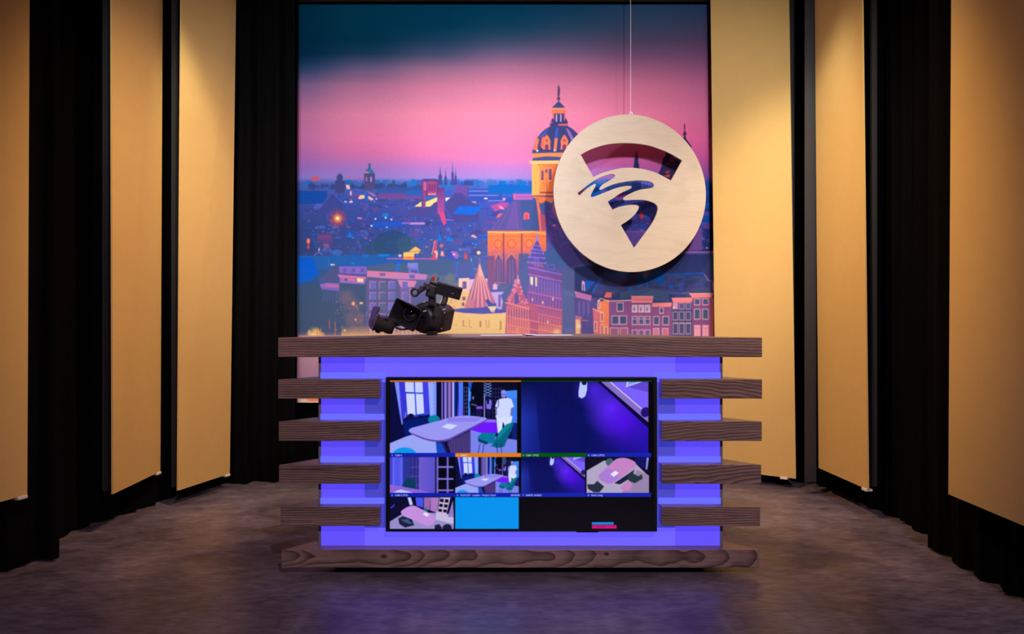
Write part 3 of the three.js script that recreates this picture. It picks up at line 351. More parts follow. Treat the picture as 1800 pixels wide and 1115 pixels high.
  R(1146.5, 541, 1181, 592, [136, 76, 138]); P([255, 140, 140], 1146.5, 532.5, 1181, 532, 1180, 540, 1146, 540); R(1181, 532, 1217, 592, [66, 72, 122]); P([255, 138, 142], 1180.5, 524, 1218, 524, 1216, 532, 1183, 532.5); L([255, 180, 170], 1.4, 1180.5, 524.5, 1218, 524);
  R(1217, 524, 1252, 592, [132, 74, 136]); P([255, 140, 140], 1211, 516, 1253, 515.5, 1252, 523.5, 1217, 524); L([255, 184, 170], 1.5, 1211, 516.3, 1253, 515.8); V(1249.5, 524, 1254, 592, [206, 92, 120], [240, 104, 96]); R(1254, 530, 1284, 592, [80, 56, 108]); for (let y = 555; y < 590; y += 7) R(1256, y, 1262, y + 2.5, [230, 130, 120]);
  const win = (x, y, X2, Y2, f = [62, 78, 130], o = [255, 200, 196]) => { R(x, y, X2, Y2, o); R(x + 1.1, y + 1.2, X2 - 1.1, Y2 - 1.4, f); };
  win(1084, 532, 1096, 548); win(1075, 555, 1088, 571); win(1088.5, 555, 1102, 571); win(1072, 576, 1087, 592, [150, 90, 130]); win(1089.5, 576, 1104, 592, [176, 96, 130]);
  for (const x of [1110.8, 1122.4, 1133.4]) { win(x, 536, x + 9.6, 549.5, [206, 180, 210], [255, 216, 214]); R(x + 3, 541, x + 4.6, 547, [70, 66, 120]); win(x, 556, x + 9.6, 571.5, [76, 84, 140], [255, 206, 222]); L([255, 206, 222], 1, x, 561, x + 9, 561); win(x, 579.5, x + 9.6, 592, [110, 90, 140], [255, 190, 210]); }
  win(1159, 541, 1166.5, 551.5); win(1148.5, 556, 1159, 572); win(1164.5, 556, 1176, 572); win(1148, 577, 1159, 592, [206, 120, 160]); win(1163.5, 577, 1175, 592, [206, 110, 150]);
  for (const [i, x] of [1182.4, 1193.6, 1205].entries()) { win(x, 532.5, x + 9.4, 544, i ? [84, 82, 150] : [226, 150, 186], [200, 150, 190]); win(x, 548, x + 9.4, 563.5, [58, 72, 118], [214, 160, 196]); win(x, 568, x + 9.4, 588, [64, 72, 120], [220, 160, 200]); L([255, 196, 190], 1.6, x, 568.5, x + 10, 568); } E([255, 236, 220], 1184.5, 541, 2, 1.4);
  for (const x of [1220, 1234.5]) { win(x, 525, x + 11, 536.8, [70, 80, 134]); win(x, 543, x + 11, 562, [58, 82, 124]); R(x, 571.5, x + 11.4, 592, [255, 172, 190]); L([230, 130, 160], 1, x, 577, x + 11, 577); L([230, 130, 160], 0.8, x + 5.6, 577, x + 5.6, 592); }
  // towers seen through and above the disc
  P([44, 52, 100], 1118.5, 264, 1119.6, 270, 1121, 277, 1122.4, 279, 1121.8, 285, 1123.5, 291, 1123.8, 330, 1113.5, 330, 1113.8, 291, 1115, 285, 1115, 279, 1116.6, 276, 1117.6, 270); R(1111, 312, 1127, 342, [54, 76, 160]); for (const x of [1128, 1134, 1140]) R(x, 316, x + 2.2, 334, [150, 110, 200, 0.8]);
  P([56, 48, 92], 1168, 264, 1171, 268, 1170, 274, 1165, 279, 1163.5, 290, 1160, 300, 1157, 306, 1165, 330, 1216, 330, 1216, 262, 1206, 250, 1202, 242, 1180, 256); R(1177, 276, 1185, 285, [130, 50, 78]); B([176, 72, 84], 1, 1178, 277, 1184, 284); L([176, 70, 84], 1.3, 1168, 288.5, 1190, 288); P([200, 70, 86], 1168, 302, 1178, 300, 1174, 306); P([230, 90, 76], 1166, 309, 1178, 307, 1176, 312); R(1184, 268, 1189, 278, [176, 110, 170]);
  P([66, 46, 92], 1203.2, 216, 1204.4, 222, 1203.8, 229, 1205.4, 233, 1207.6, 235.5, 1204.8, 237, 1206, 244, 1216, 258, 1214, 259, 1203, 247, 1201.8, 238, 1200, 236, 1202.4, 232, 1202.8, 229, 1202, 221);
  R(1120, 373, 1132, 385, [56, 60, 128]); E([176, 60, 100], 1128, 379, 4, 6.4); P([92, 70, 150], 1092, 407, 1140, 407, 1116, 440); L([132, 96, 190], 1.2, 1090, 407, 1142, 407); P([120, 64, 150], 1076, 344, 1100, 338, 1100, 350, 1074, 350); L([160, 80, 170], 1.4, 1074, 349, 1100, 349); P([16, 104, 214], 1038, 322, 1060, 324, 1054, 342, 1038, 348); P([128, 84, 118], 1014, 340, 1030, 330, 1034, 334, 1018, 350); L([240, 120, 84], 4, 1021, 275, 1029, 286);
  V(522, 400, 1284, 592, [150, 156, 200, 0], [152, 156, 200, 0.12], [170, 160, 190, 0.15]);
  // bottom of the print, seen under the desk top
  V(524, 590, 600, 700, [200, 150, 170], [176, 138, 162], [150, 120, 170]); V(524, 697, 700, 708, [255, 190, 150], [255, 236, 220]); for (let i = 0; i < 12; i++) R(536 + rnd() * 40, 699, 538 + rnd() * 40, 706, [255, 150, 100, 0.6]);
})(BK);
// soft edges and the grain of large-format print
function soften(cv, blur, grain) {
  const w = cv.width, h = cv.height, o = document.createElement('canvas'); o.width = w; o.height = h; const k = o.getContext('2d');
  k.drawImage(cv, 0, 0); k.filter = `blur(${blur}px)`; k.drawImage(cv, 0, 0); k.filter = 'none';
  const im = k.getImageData(0, 0, w, h), d = im.data;
  for (let y = 0; y < h; y++) for (let x = 0; x < w; x++) {
    const i = (y * w + x) * 4, g = 1 + grain * (noise(x / 7, y / 7) - 0.5 + 0.7 * (noise(x / 2.2 + 50, y / 2.2) - 0.5)), e = 14 * grain * (noise(x / 4 + 90, y / 4) - 0.5);
    d[i] = d[i] * g + e; d[i + 1] = d[i + 1] * g + e; d[i + 2] = d[i + 2] * g + e;
  }
  k.putImageData(im, 0, 0); return o;
}
const printTex = new THREE.CanvasTexture(soften(BK.c, 1.7, 0.02)); printTex.colorSpace = THREE.SRGBColorSpace; printTex.anisotropy = 8;
{
  const d = 5.75, w = X(BX1, d) - X(BX0, d), h = Y(BY0, d) - Y(BY1, d), y0 = Y(BY1, d), cx = (X(BX0, d) + X(BX1, d)) / 2;
  const t = thing('skyline_backdrop', 'large printed fabric backdrop of a city skyline at dusk, behind the desk', 'backdrop', [cx, y0, -d]);
  const g = new THREE.PlaneGeometry(w, h); g.translate(0, h / 2, 0.0);
  mesh('printed_fabric', g, new THREE.MeshPhysicalMaterial({ color: 0xffffff, roughness: 0.95, specularIntensity: 0.08, map: printTex }), t).userData = { label: 'print of domes, spires and canal houses under a pink and teal sky' };
  mesh('frame', mergeGeometries([box(w, 0.04, 0.035, 0, 0.02, -0.02), box(w, 0.04, 0.035, 0, h - 0.02, -0.02), box(0.04, h, 0.035, -w / 2 + 0.02, h / 2, -0.02), box(0.04, h, 0.035, w / 2 - 0.02, h / 2, -0.02)]), std(lin(0.03, 0.03, 0.03), 0.5), t);
  const pipe = tube([[-w / 2 - 0.3, h + 0.045, 0], [0, h + 0.05, 0], [w / 2 + 0.1, h + 0.045, 0]], 0.03, 16, 10); mesh('support_pipe', pipe, std(lin(0.012, 0.012, 0.012), 0.6), t);
  for (const k of [-1, 1]) mesh('hanging_wire', tube([[k * w * 0.4, h + 0.05, 0], [k * w * 0.4, h + 0.2, 0], [k * w * 0.4, 4 - y0, 0]], 0.003, 4, 5), std(lin(0.1, 0.1, 0.1), 0.5), t);
}

// ---------------------------------------------------------------- plywood disc with the cut-out emblem, on a wire
const plyTex = dataTexture(1024, 1024, (u, v) => {
  const warp = fbm(u * 2.2, v * 5, 4) * 3.2, rings = 0.5 + 0.5 * Math.sin((v * 16 + warp * 3 + fbm(u * 1.2 + 7, v * 2, 2) * 8) * 2.4), fine = fbm(u * 18, v * 240, 2), knot = fbm(u * 6 + 30, v * 6, 4);
  const k = 1 - 0.014 * Math.pow(rings, 5) - 0.05 * (fine - 0.5) - 0.07 * Math.max(0, knot - 0.56) * 4 * 0.6;
  return [210 * k, 194 * k * (1 - 0.01 * rings), 175 * k * (1 - 0.025 * rings)];
});
{
  const d = 5.45, mx = 1108.5, my = 340.2, R0 = 138.4 / F * d;
  const U = (x, y) => new THREE.Vector2((x - mx) / 134.2 * R0, -(y - my) / 138.4 * R0);
  const runs = (segs) => { const out = []; for (const s of segs) { const p = []; for (let i = 0; i < s.length; i += 2) p.push(U(s[i], s[i + 1])); const q = p.length > 2 ? new THREE.SplineCurve(p).getPoints((p.length - 1) * 7) : p; out.push(...q.slice(0, -1)); } return out; };
  const shape = new THREE.Shape(); shape.absarc(0, 0, R0, 0, Math.PI * 2, false); 
  const fan = runs([[1020.8, 275, 1041, 264.4, 1063.8, 256.6, 1084, 253.3, 1105, 252.2, 1125, 253.2, 1143.8, 256.1, 1167.5, 263.7, 1184, 271, 1199.8, 279.8], [1199.8, 279.8, 1179.9, 315.9], [1179.9, 315.9, 1156.7, 304.4, 1138.4, 298.7, 1121, 296, 1106, 295.4, 1088, 297.4, 1069.2, 302.2, 1056, 306.8, 1042.8, 313.2], [1042.8, 313.2, 1020.8, 275]]);
  const swirl = runs([[1015.6, 342.3, 1027.8, 332, 1040.7, 322.3, 1053.1, 314.8, 1066, 309.4, 1074.6, 307.3, 1080, 308.9, 1079.4, 312.7, 1070.3, 319.1, 1060.6, 325, 1054.1, 331.5, 1053.4, 334.2, 1056.3, 335.3, 1066, 330.4, 1078.9, 325, 1096.1, 320.7, 1110, 318.5, 1122.3, 317.3, 1138.4, 318, 1147, 321.3, 1149.2, 325, 1147, 328.8, 1136.3, 331.5, 1124.4, 333.6, 1111.5, 338.5, 1100.8, 344.4, 1095.4, 348.6, 1095.5, 351.6, 1099, 352.8, 1114.1, 351.8, 1130.9, 351.6, 1143.7, 354.3, 1152.6, 358.7, 1156, 364.2, 1155.5, 370.6, 1151.6, 381.4, 1144.7, 394.2, 1134.8, 408, 1114.1, 436.2],
    [1114.1, 436.2, 1090.9, 396.7], [1090.9, 396.7, 1105.2, 386.8, 1115.1, 377.5, 1121, 369.1, 1122.5, 363.7, 1119.5, 360.9, 1109.2, 360.4, 1097.3, 362.2, 1086.5, 365.1, 1076.1, 369.6], [1076.1, 369.6, 1067.8, 355.8],
    [1067.8, 355.8, 1078.9, 348.7, 1090.7, 340.6, 1101.5, 335.3, 1108.5, 331.5, 1109.8, 328.8, 1107, 327.4, 1098.3, 327.7, 1083.2, 331.5, 1068.1, 337.4, 1053.1, 343.9, 1041.6, 348.2, 1038.3, 346.8, 1039.1, 343.9, 1044.4, 333.6, 1047.5, 327, 1046.1, 325.2, 1041.2, 327.2, 1031.5, 334.2, 1018.6, 346], [1018.6, 346, 1015.6, 342.3]]);
  shape.holes.push(new THREE.Path(fan), new THREE.Path(swirl));
  const g = new THREE.ExtrudeGeometry(shape, { depth: 0.015, bevelEnabled: true, bevelThickness: 0.001, bevelSize: 0.001, bevelOffset: -0.001, bevelSegments: 1, curveSegments: 128 });
  g.translate(0, 0, -0.0085);
  const t = thing('wooden_disc', 'pale plywood disc with a fan and swirl emblem cut through, hanging on a wire', 'sign', [X(mx, d), Y(my, d) - R0, -d]);
  const m = mesh('disc', boxUV(g, 1.15, 1.15, 0.5, 0.5), std(0xffffff, 0.55, { map: plyTex }), t); m.position.y = R0; m.rotation.y = 8.5 * Math.PI / 180;
  mesh('wire', tube([[0, 2 * R0 - 0.012, -0.0], [0, 2 * R0 + 0.5, 0], [0, 4 - (Y(my, d) - R0), 0]], 0.0026, 8, 6), std(lin(0.75, 0.72, 0.78), 0.35, { metalness: 0.3 }), t);
  mesh('wire_eye', new THREE.TorusGeometry(0.012, 0.003, 8, 16).translate(0, 2 * R0 + 0.006, 0), std(lin(0.6, 0.6, 0.62), 0.35, { metalness: 0.8 }), t);
}

// ---------------------------------------------------------------- the desk: boards cut back at the ends round a lit panel
const woodTex = dataTexture(2048, 1024, (u, v) => {
  const x = u * 2.6, y = v * 0.65, D = 0.018 + 0.05 * x + 0.034 * fbm(x * 4.3, 3.1, 3), R = Math.hypot((y - 0.33) * 0.85, D) + 0.004 * (fbm(x * 5, y * 22, 3) - 0.5);
  const ring = (R / 0.0088) % 1, edge = Math.pow(ring, 2.2), pores = fbm(x * 26, y * 620, 2), streak = fbm(x * 3, y * 90 + 20, 3), blotch = fbm(x * 1.5, y * 7 + 4, 3);
  const k = 1.04 - 0.5 * edge - 0.30 * (pores - 0.5) + 0.24 * (streak - 0.5) + 0.14 * (blotch - 0.5);
  return [158 * k, 129 * k, 119 * k];
});
const woodBump = dataTexture(1024, 512, (u, v) => { const k = 150 + 90 * (fbm(u * 2.6 * 26, v * 0.65 * 620, 2) - 0.5); return [k, k, k]; }, false);
const woodMat = std(0xffffff, 0.33, { map: woodTex, bumpMap: woodBump, bumpScale: 0.0003 });
const DF = 3.5, GP = DF + 0.066, CUT = 0.87, DC = X(914.5, DF);       // depth of the board fronts and of the lit panel
const desk = thing('presenter_desk', 'wooden studio desk with stepped dark boards round a violet lit panel', 'desk', [DC, 0, -DF]);
const dx = (px, d = DF) => X(px, d) - DC;
let boardNo = 0;
function board(name, pts, py0, py1) {
  const g = slab(pts, Y(py1, DF), Y(py0, DF)); boardNo++;
  const vOff = name === 'base_board' ? 0.33 / 0.65 - (Y(py0, DF) + Y(py1, DF)) / 2 / 0.65 - 0.02 : [0.06, 0.83, 0.68, 0.14, 0.78, 0.2, 0.9, 0.03, 0.72, 0.1][boardNo % 10] - Y(py0, DF) / 0.65;
  return mesh(name, boxUV(g, 2.6, 0.65, name === 'base_board' ? 0.5 : 0.13 * boardNo, vOff), woodMat, desk);
}
const full = (a, b, depth) => [[dx(a), 0], [dx(b), 0], [dx(b) - CUT * depth, -depth], [dx(a) + CUT * depth, -depth]];
board('desk_top', full(489, 1339.5, 0.8), 593.6, 628);
board('base_board', full(495, 1334.5, 0.8), 967, 998.5);
const PL = dx(560, GP), PR = dx(1270, GP), pz = -(GP - DF);
for (const [py0, py1, a, b] of [[667.3, 701, 489, 1339.5], [741.4, 775.6, 490, 1339], [817.6, 850.8, 490.5, 1338], [891.7, 925, 493, 1336]]) {
  const L0 = dx(a), R0 = dx(b), iL = dx(667), iR = dx(1163.5);
  board('slat', [[L0, 0], [iL, 0], [iL, pz + 0.004], [PL + 0.002, pz + 0.004], [PL + 0.002, -(PL - L0) / CUT], [PL, -(PL - L0) / CUT]].slice(0, 5), py0, py1);
  board('slat', [[R0, 0], [PR - 0.002, -(R0 - PR) / CUT], [PR - 0.002, pz + 0.004], [iR, pz + 0.004], [iR, 0]].reverse(), py0, py1);
}
// lit panel: acrylic sheets with violet LEDs behind them; dimmer inner columns paint in the shade beside the monitor
const yT = Y(628, DF) + 0.0, yB = Y(967, DF) - 0.0;
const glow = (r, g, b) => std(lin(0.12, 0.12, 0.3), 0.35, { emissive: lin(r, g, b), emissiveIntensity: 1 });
const sheet = (x0, x1, y0, y1, m, z = pz) => mesh('light_panel', box(x1 - x0, y1 - y0, 0.008, (x0 + x1) / 2, (y0 + y1) / 2, z - 0.004), m, desk);
const gSide = glow(0.095, 0.06, 0.9), gShade = glow(0.035, 0.04, 0.46), gMid = glow(0.13, 0.098, 0.98);
const q = (px) => dx(px, GP), yTV0 = Y(672, GP), yTV1 = Y(928, GP);
sheet(PL + 0.012, q(641), yB, yT, gSide); sheet(q(1187), PR - 0.012, yB, yT, gSide);
sheet(q(641), q(690), yTV1, yTV0, gShade); sheet(q(1142), q(1187), yTV1, yTV0, gShade);
sheet(q(641), q(1187), yTV0, yT, gMid); sheet(q(641), q(1187), yB, yTV1, gMid);
for (const k of [0, 1]) mesh('panel_edge', box(0.012, yT - yB, 0.02, k ? PR - 0.006 : PL + 0.006, (yT + yB) / 2, pz - 0.006, 0.002), std(lin(0.25, 0.24, 0.3), 0.3), desk);
for (const py of [667.3, 741.4, 817.6, 891.7]) for (const [a, b] of [[PL + 0.01, q(py > 700 ? 676 : 680)], [q(py > 700 ? 1157 : 1150), PR - 0.01]]) {
  const y = Y(py, DF); mesh('light_strip', box(b - a, 0.027, 0.006, (a + b) / 2, y + 0.0135, pz + 0.004), glow(0.115, 0.13, 0.95), desk);
}
// carcass behind the panel, plinth under the base board
mesh('carcass', slab([[PL + 0.03, pz - 0.01], [PR - 0.03, pz - 0.01], [PR - 0.42, -0.62], [PL + 0.42, -0.62]].reverse(), Y(998, DF) + 0.085, Y(628, DF), 0), std(lin(0.03, 0.03, 0.032), 0.8), desk);
mesh('plinth', slab([[-0.86, -0.12], [0.86, -0.12], [0.4, -0.66], [-0.4, -0.66]].reverse(), 0.001, Y(998.5, DF), 0), std(lin(0.01, 0.01, 0.01), 0.8), desk);
{ // the light of the panel
  const a = new THREE.RectAreaLight(lin(0.18, 0.08, 1), 0.42, PR - PL - 0.06, yT - yB - 0.02); a.position.set(DC, (yT + yB) / 2, -DF + pz + 0.009); a.lookAt(DC, (yT + yB) / 2, 2); scene.add(a);
}

// ---------------------------------------------------------------- the monitor with its multiview picture
const SX0 = 684, SX1 = 1149, SY0 = 667, SY1 = 933, ss = 4.2, TVp = printer(Math.round((SX1 - SX0) * ss), Math.round((SY1 - SY0) * ss), SX0, SY0, ss);
(function multiview({ k, R, P, L, E, B, G, V, H, T }) {
  R(SX0, SY0, SX1, SY1, [3, 3, 9]);
  const clip = (x, y, X2, Y2, f, sx = 1, sy = 1, ox = 0, oy = 0) => { k.save(); k.beginPath(); k.rect(x, y, X2 - x, Y2 - y); k.clip(); k.translate(ox, oy); k.scale(sx, sy); f(); k.restore(); };
  const room = () => {
    R(684, 670, 916, 798, [8, 12, 60]); H(697, 670, 760, 738, [22, 40, 170], [40, 60, 220], [30, 70, 200]);
    P([8, 10, 58], 684, 670, 694, 670, 700, 720, 713, 768, 684, 782); for (let i = 0; i < 5; i++) L([14, 20, 92], 0.7, 687 + i * 3, 672, 692 + i * 4.5, 776);
    P([132, 150, 250], 693, 670, 701, 670, 708, 745, 706, 748); for (let y = 673; y < 745; y += 2.4) L([90, 110, 220], 0.5, 693 + (y - 670) * 0.17, y, 701.5 + (y - 670) * 0.1, y);
    P([58, 52, 214], 701, 670, 712, 670, 714, 735, 706, 738); P([196, 206, 255], 711.5, 671, 727, 671, 728, 690, 712.5, 689.5); P([196, 208, 255], 729, 671, 742.5, 671, 743.5, 690.5, 729.8, 690.5); P([206, 214, 255], 713.5, 692, 728.6, 692.5, 730.5, 730, 716, 730); P([206, 214, 255], 730.5, 692.5, 743.6, 693, 745.5, 727, 732.5, 729); P([70, 60, 230], 743.5, 671, 752, 671, 752, 732, 747, 730);
    P([150, 170, 255], 752, 670, 767, 670, 767, 735, 756, 738); for (let y = 674; y < 735; y += 3) R(761 + (y % 2), y, 767, y + 1.2, [84, 116, 232]);
    P([4, 24, 110], 708, 740, 755, 730, 755, 752, 712, 768); P([12, 14, 70], 710, 736, 716, 733, 720, 729, 726, 728, 727, 734, 755, 729, 755, 733, 708, 741); E([10, 14, 60], 722, 731, 5, 3.4); E([10, 14, 60], 739, 732, 4, 1.6); L([150, 170, 255], 1, 712, 735, 713, 724);
    P([6, 8, 56], 767, 670, 777, 670, 778, 738, 768, 738); for (const [x, X2, c] of [[776, 778, [150, 120, 210]], [778, 781, [30, 28, 100]], [781, 785, [140, 126, 220]], [785, 788, [60, 44, 120]], [788, 792, [150, 118, 200]], [792, 795, [70, 50, 120]], [795, 798, [190, 190, 250]], [798, 800, [30, 60, 190]], [800, 806, [12, 22, 96]], [806, 814, [74, 120, 250]]]) R(x, 670, X2, 738, c); V(804, 700, 816, 738, [90, 110, 250, 0], [120, 90, 245, 0.9]);
    R(814, 670, 909, 742, [5, 8, 38]); for (let x = 816; x < 826; x += 4) L([110, 110, 210], 0.6, x, 680, x, 735); for (let y = 682; y < 735; y += 7) L([110, 110, 210], 0.6, 815, y, 826, y); P([70, 150, 250], 823, 680, 828, 690, 826, 735, 823, 735); P([20, 90, 210], 822, 670, 832, 670, 826, 690);
    R(829, 674, 850, 716, [3, 5, 26]); for (let y = 673; y < 694; y += 5) { L([130, 170, 255], 1, 850, y, 864, y + 5); L([130, 170, 255], 1, 864, y, 850, y + 5); } R(850.5, 695, 852.5, 736, [150, 150, 235]); for (let x = 866; x < 884; x += 5) L([70, 70, 150], 0.6, x, 680, x, 738); for (let y = 684; y < 738; y += 7) L([70, 70, 150], 0.6, 866, y, 884, y);
    E([120, 90, 170], 831.5, 700, 2, 3); P([6, 8, 40], 825, 707, 829, 703, 834, 705, 838, 714, 837, 726, 827, 726); L([140, 110, 200], 1.6, 828, 711, 838, 713); P([10, 16, 66], 827, 725, 836, 725, 835, 740, 828, 740); R(837, 714.5, 848.5, 719.5, [128, 72, 220]); for (let x = 838; x < 848; x += 2) L([50, 40, 130], 0.7, x, 720, x, 738);
    E([20, 20, 80], 857, 699, 3, 3.6); P([128, 110, 232], 854, 704, 862, 702, 864.5, 707, 863, 720, 855, 719); P([10, 10, 60], 855, 702, 860, 703, 859, 712, 856, 710); P([16, 20, 76], 855, 719, 863, 720, 861, 738, 857, 738); 
    P([66, 134, 250], 890, 687.5, 909, 686, 909, 760, 890, 758); R(900, 700, 909, 758, [58, 120, 240]); R(899, 744, 909, 780, [12, 30, 110]);
    P([110, 24, 250], 826, 745, 875, 741, 876, 762, 834, 761, 826, 754); P([140, 110, 240], 850, 737, 872, 738, 872, 743, 848, 743);
    P([152, 164, 246], 684, 780, 713, 768, 726, 764, 768, 776, 770, 799, 684, 799); P([120, 130, 236], 826, 756, 872, 768, 909, 774, 909, 799, 820, 799);
    P([2, 130, 160], 752, 737, 756, 731.5, 765, 729.5, 771, 733, 774, 738, 766, 741, 754, 744);
    P([214, 224, 255], 872, 732, 901, 732, 898, 748, 888, 760, 886, 746, 884, 742, 882, 762, 875, 762); P([206, 216, 255], 874, 704, 880, 701, 892, 700, 899, 702, 903.5, 715, 898, 719, 897.5, 734, 871, 734, 874, 716, 870, 716); L([128, 104, 200], 2.6, 871.5, 717, 872.5, 730); L([128, 104, 200], 2.6, 899.5, 718, 898, 730); E([146, 128, 222], 885.5, 693.5, 4.6, 6.6); P([120, 150, 240], 880.5, 692, 881, 687, 886, 685.5, 890, 688, 890, 692, 885, 690); L([40, 60, 170], 1.2, 876.5, 702, 876, 716); L([60, 60, 160], 0.7, 882, 694, 889, 694);
    k.fillStyle = 'rgb(96,70,170)'; k.beginPath(); k.moveTo(718, 757); k.quadraticCurveTo(716, 762, 740, 771); k.quadraticCurveTo(764, 781, 790, 775); k.lineTo(856, 740); k.lineTo(856, 736); k.lineTo(800, 735); k.fill();
    P([36, 28, 96], 766, 777, 780, 779, 788, 798, 768, 798); P([66, 52, 118], 786, 778, 827, 757, 827, 798, 792, 798); P([20, 72, 190], 766, 778, 776, 779, 784, 798, 768, 798); for (let x = 794; x < 827; x += 5) L([84, 70, 140], 0.6, x, 772, x, 798);
    k.fillStyle = 'rgb(152,150,242)'; k.beginPath(); k.moveTo(722, 753); k.quadraticCurveTo(714, 758, 724, 762); k.lineTo(748, 771); k.quadraticCurveTo(772, 778, 792, 770); k.lineTo(853, 739); k.quadraticCurveTo(859, 735, 850, 734); k.quadraticCurveTo(820, 729, 796, 733); k.closePath(); k.fill(); P([128, 112, 236, 0.6], 788, 735, 850, 735, 836, 742, 786, 742); P([206, 214, 255], 776, 751, 786, 745.5, 805, 748, 792, 755.5);
    P([4, 118, 158], 840, 768, 848, 761, 872, 762, 868, 780, 858, 780, 841, 775); P([2, 60, 96], 840, 771, 858, 778, 856, 782, 841, 777); P([6, 96, 130], 866, 782, 876, 762, 889, 747, 900, 743, 903.5, 746, 893, 770, 886, 786, 874, 788, 862, 784); P([10, 130, 150], 876, 762, 889, 747, 900, 743, 897, 750, 884, 764, 874, 776); for (const [a, b] of [[844, 840], [851, 848], [872, 875], [880, 882]]) L([10, 20, 80], 0.9, a, 780, b, 798);
    E([12, 150, 230], 711, 801, 21, 14);
  };
  const floorCam = () => { H(916, 671, 1141, 798, [40, 66, 200], [10, 20, 110], [8, 16, 96], [24, 22, 130], [60, 20, 220]); V(916, 671, 1141, 798, [4, 6, 60, 0.9], [4, 10, 80, 0.25], [4, 8, 90, 0.4]); P([8, 14, 90, 0.6], 940, 671, 1020, 671, 1000, 798, 950, 798); G(1075, 720, 52, [100, 46, 255, 1]); G(1095, 745, 52, [84, 10, 240, 0.8]); G(1045, 685, 40, [84, 40, 250, 0.8]); P([6, 4, 60], 1050, 671, 1060, 671, 1141, 740, 1141, 754); P([136, 108, 196], 1056, 671, 1072, 671, 1141, 728, 1141, 744); P([122, 96, 250], 1072, 671, 1141, 671, 1141, 728); L([212, 206, 255], 1.8, 1073, 672, 1128, 719); P([96, 70, 210], 1100, 680, 1141, 668, 1141, 690); P([190, 200, 255], 1102, 671, 1131, 671, 1100, 681.5); P([120, 150, 240], 1106, 671, 1124, 671, 1103, 678); E([34, 16, 110], 1135, 725, 8, 9, 0.6);
    P([186, 200, 255], 1020, 671, 1032.5, 671, 1032, 686, 1029, 697, 1023, 701, 1017, 698, 1017, 688); P([14, 14, 66], 1022, 671, 1032, 671, 1030, 677, 1024, 677); for (let i = 0; i < 160; i++) E([70, 80, 210, 0.4], 918 + rnd() * 160, 680 + rnd() * 116, 0.5, 0.5); };
  const tableCam = () => { R(684, 804, 799, 868, [60, 66, 205]); for (const [x, X2, c] of [[684, 690, [66, 66, 216]], [690, 693, [100, 106, 240]], [693, 703, [80, 86, 232]], [703, 708, [90, 96, 240]], [708, 720, [44, 52, 150]], [720, 737, [40, 44, 130]]]) R(x, 804, X2, 868, c); for (const y of [821, 837, 853]) R(720, y, 737, y + 1.6, [74, 70, 168]); for (const x of [724, 731]) R(x, 804, x + 1.4, 860, [70, 66, 160]); H(736, 804, 766, 868, [112, 88, 205], [84, 80, 200]); R(765, 804, 799, 868, [5, 5, 22]); R(767, 804, 770.5, 868, [110, 96, 205]); R(785, 804, 788.5, 868, [110, 96, 205]); for (const y of [820, 841, 861]) R(769, y, 797, y + 3, [128, 116, 220]); P([10, 58, 92], 706, 854, 712, 845, 718, 841, 729, 842.5, 731, 858, 724, 862); P([140, 100, 214], 684, 852, 740, 862, 760, 868, 684, 868); P([196, 200, 255], 690, 866, 704, 861, 726, 866.5, 722, 868); };
  const table3 = () => { R(684, 875, 798, 932, [8, 8, 44]); P([150, 140, 200], 684, 918, 710, 902, 766, 902, 798, 905, 798, 932, 684, 932); P([196, 186, 225], 766, 896, 798, 910, 798, 922, 766, 914); P([10, 10, 48], 684, 875, 716, 875, 720, 890, 700, 902, 684, 912); P([70, 60, 230], 686, 893, 694, 886, 693, 890, 687, 895); P([190, 200, 255], 716, 875, 722, 875, 726, 888, 720, 889); P([70, 80, 235], 730, 875, 744, 875, 744, 893, 732, 890); P([150, 100, 175], 745, 875, 757, 875, 755, 898, 745, 893); P([170, 118, 190], 757, 875, 772, 875, 768, 902, 756, 898); P([196, 176, 215], 773, 875, 792, 875, 785, 904, 769, 900); for (let r = 0; r < 3; r++) for (let c = 0; c < 2; c++) P([8, 8, 26], 774 + c * 8.5 - r * 1.4, 877 + r * 9 + c, 780 + c * 8.5 - r * 1.4, 878 + r * 9 + c, 779 + c * 8.5 - r * 1.4, 883.5 + r * 8.6 + c, 773 + c * 8.5 - r * 1.4, 882.5 + r * 8.6 + c); P([150, 120, 200], 796, 880, 798, 910, 787, 909); P([14, 110, 130], 744, 893, 751, 895, 752, 900, 745, 898); P([26, 30, 66], 700, 912, 708, 908, 724, 914, 728, 924, 712, 928, 702, 922); P([60, 86, 120], 703, 914, 716, 913, 726, 922, 716, 921); k.fillStyle = 'rgb(196,142,222)'; k.beginPath(); k.moveTo(706, 898); k.quadraticCurveTo(722, 886, 732, 891); k.lineTo(764, 907); k.quadraticCurveTo(770, 910, 760, 922); k.quadraticCurveTo(752, 928, 742, 922); k.lineTo(708, 906); k.quadraticCurveTo(702, 902, 706, 898); k.fill(); P([226, 226, 255], 743, 904, 748, 901, 755, 905, 750, 909); P([26, 24, 60], 764, 924, 772, 922, 778, 930, 764, 931); E([24, 26, 60], 786, 928, 8, 6); };
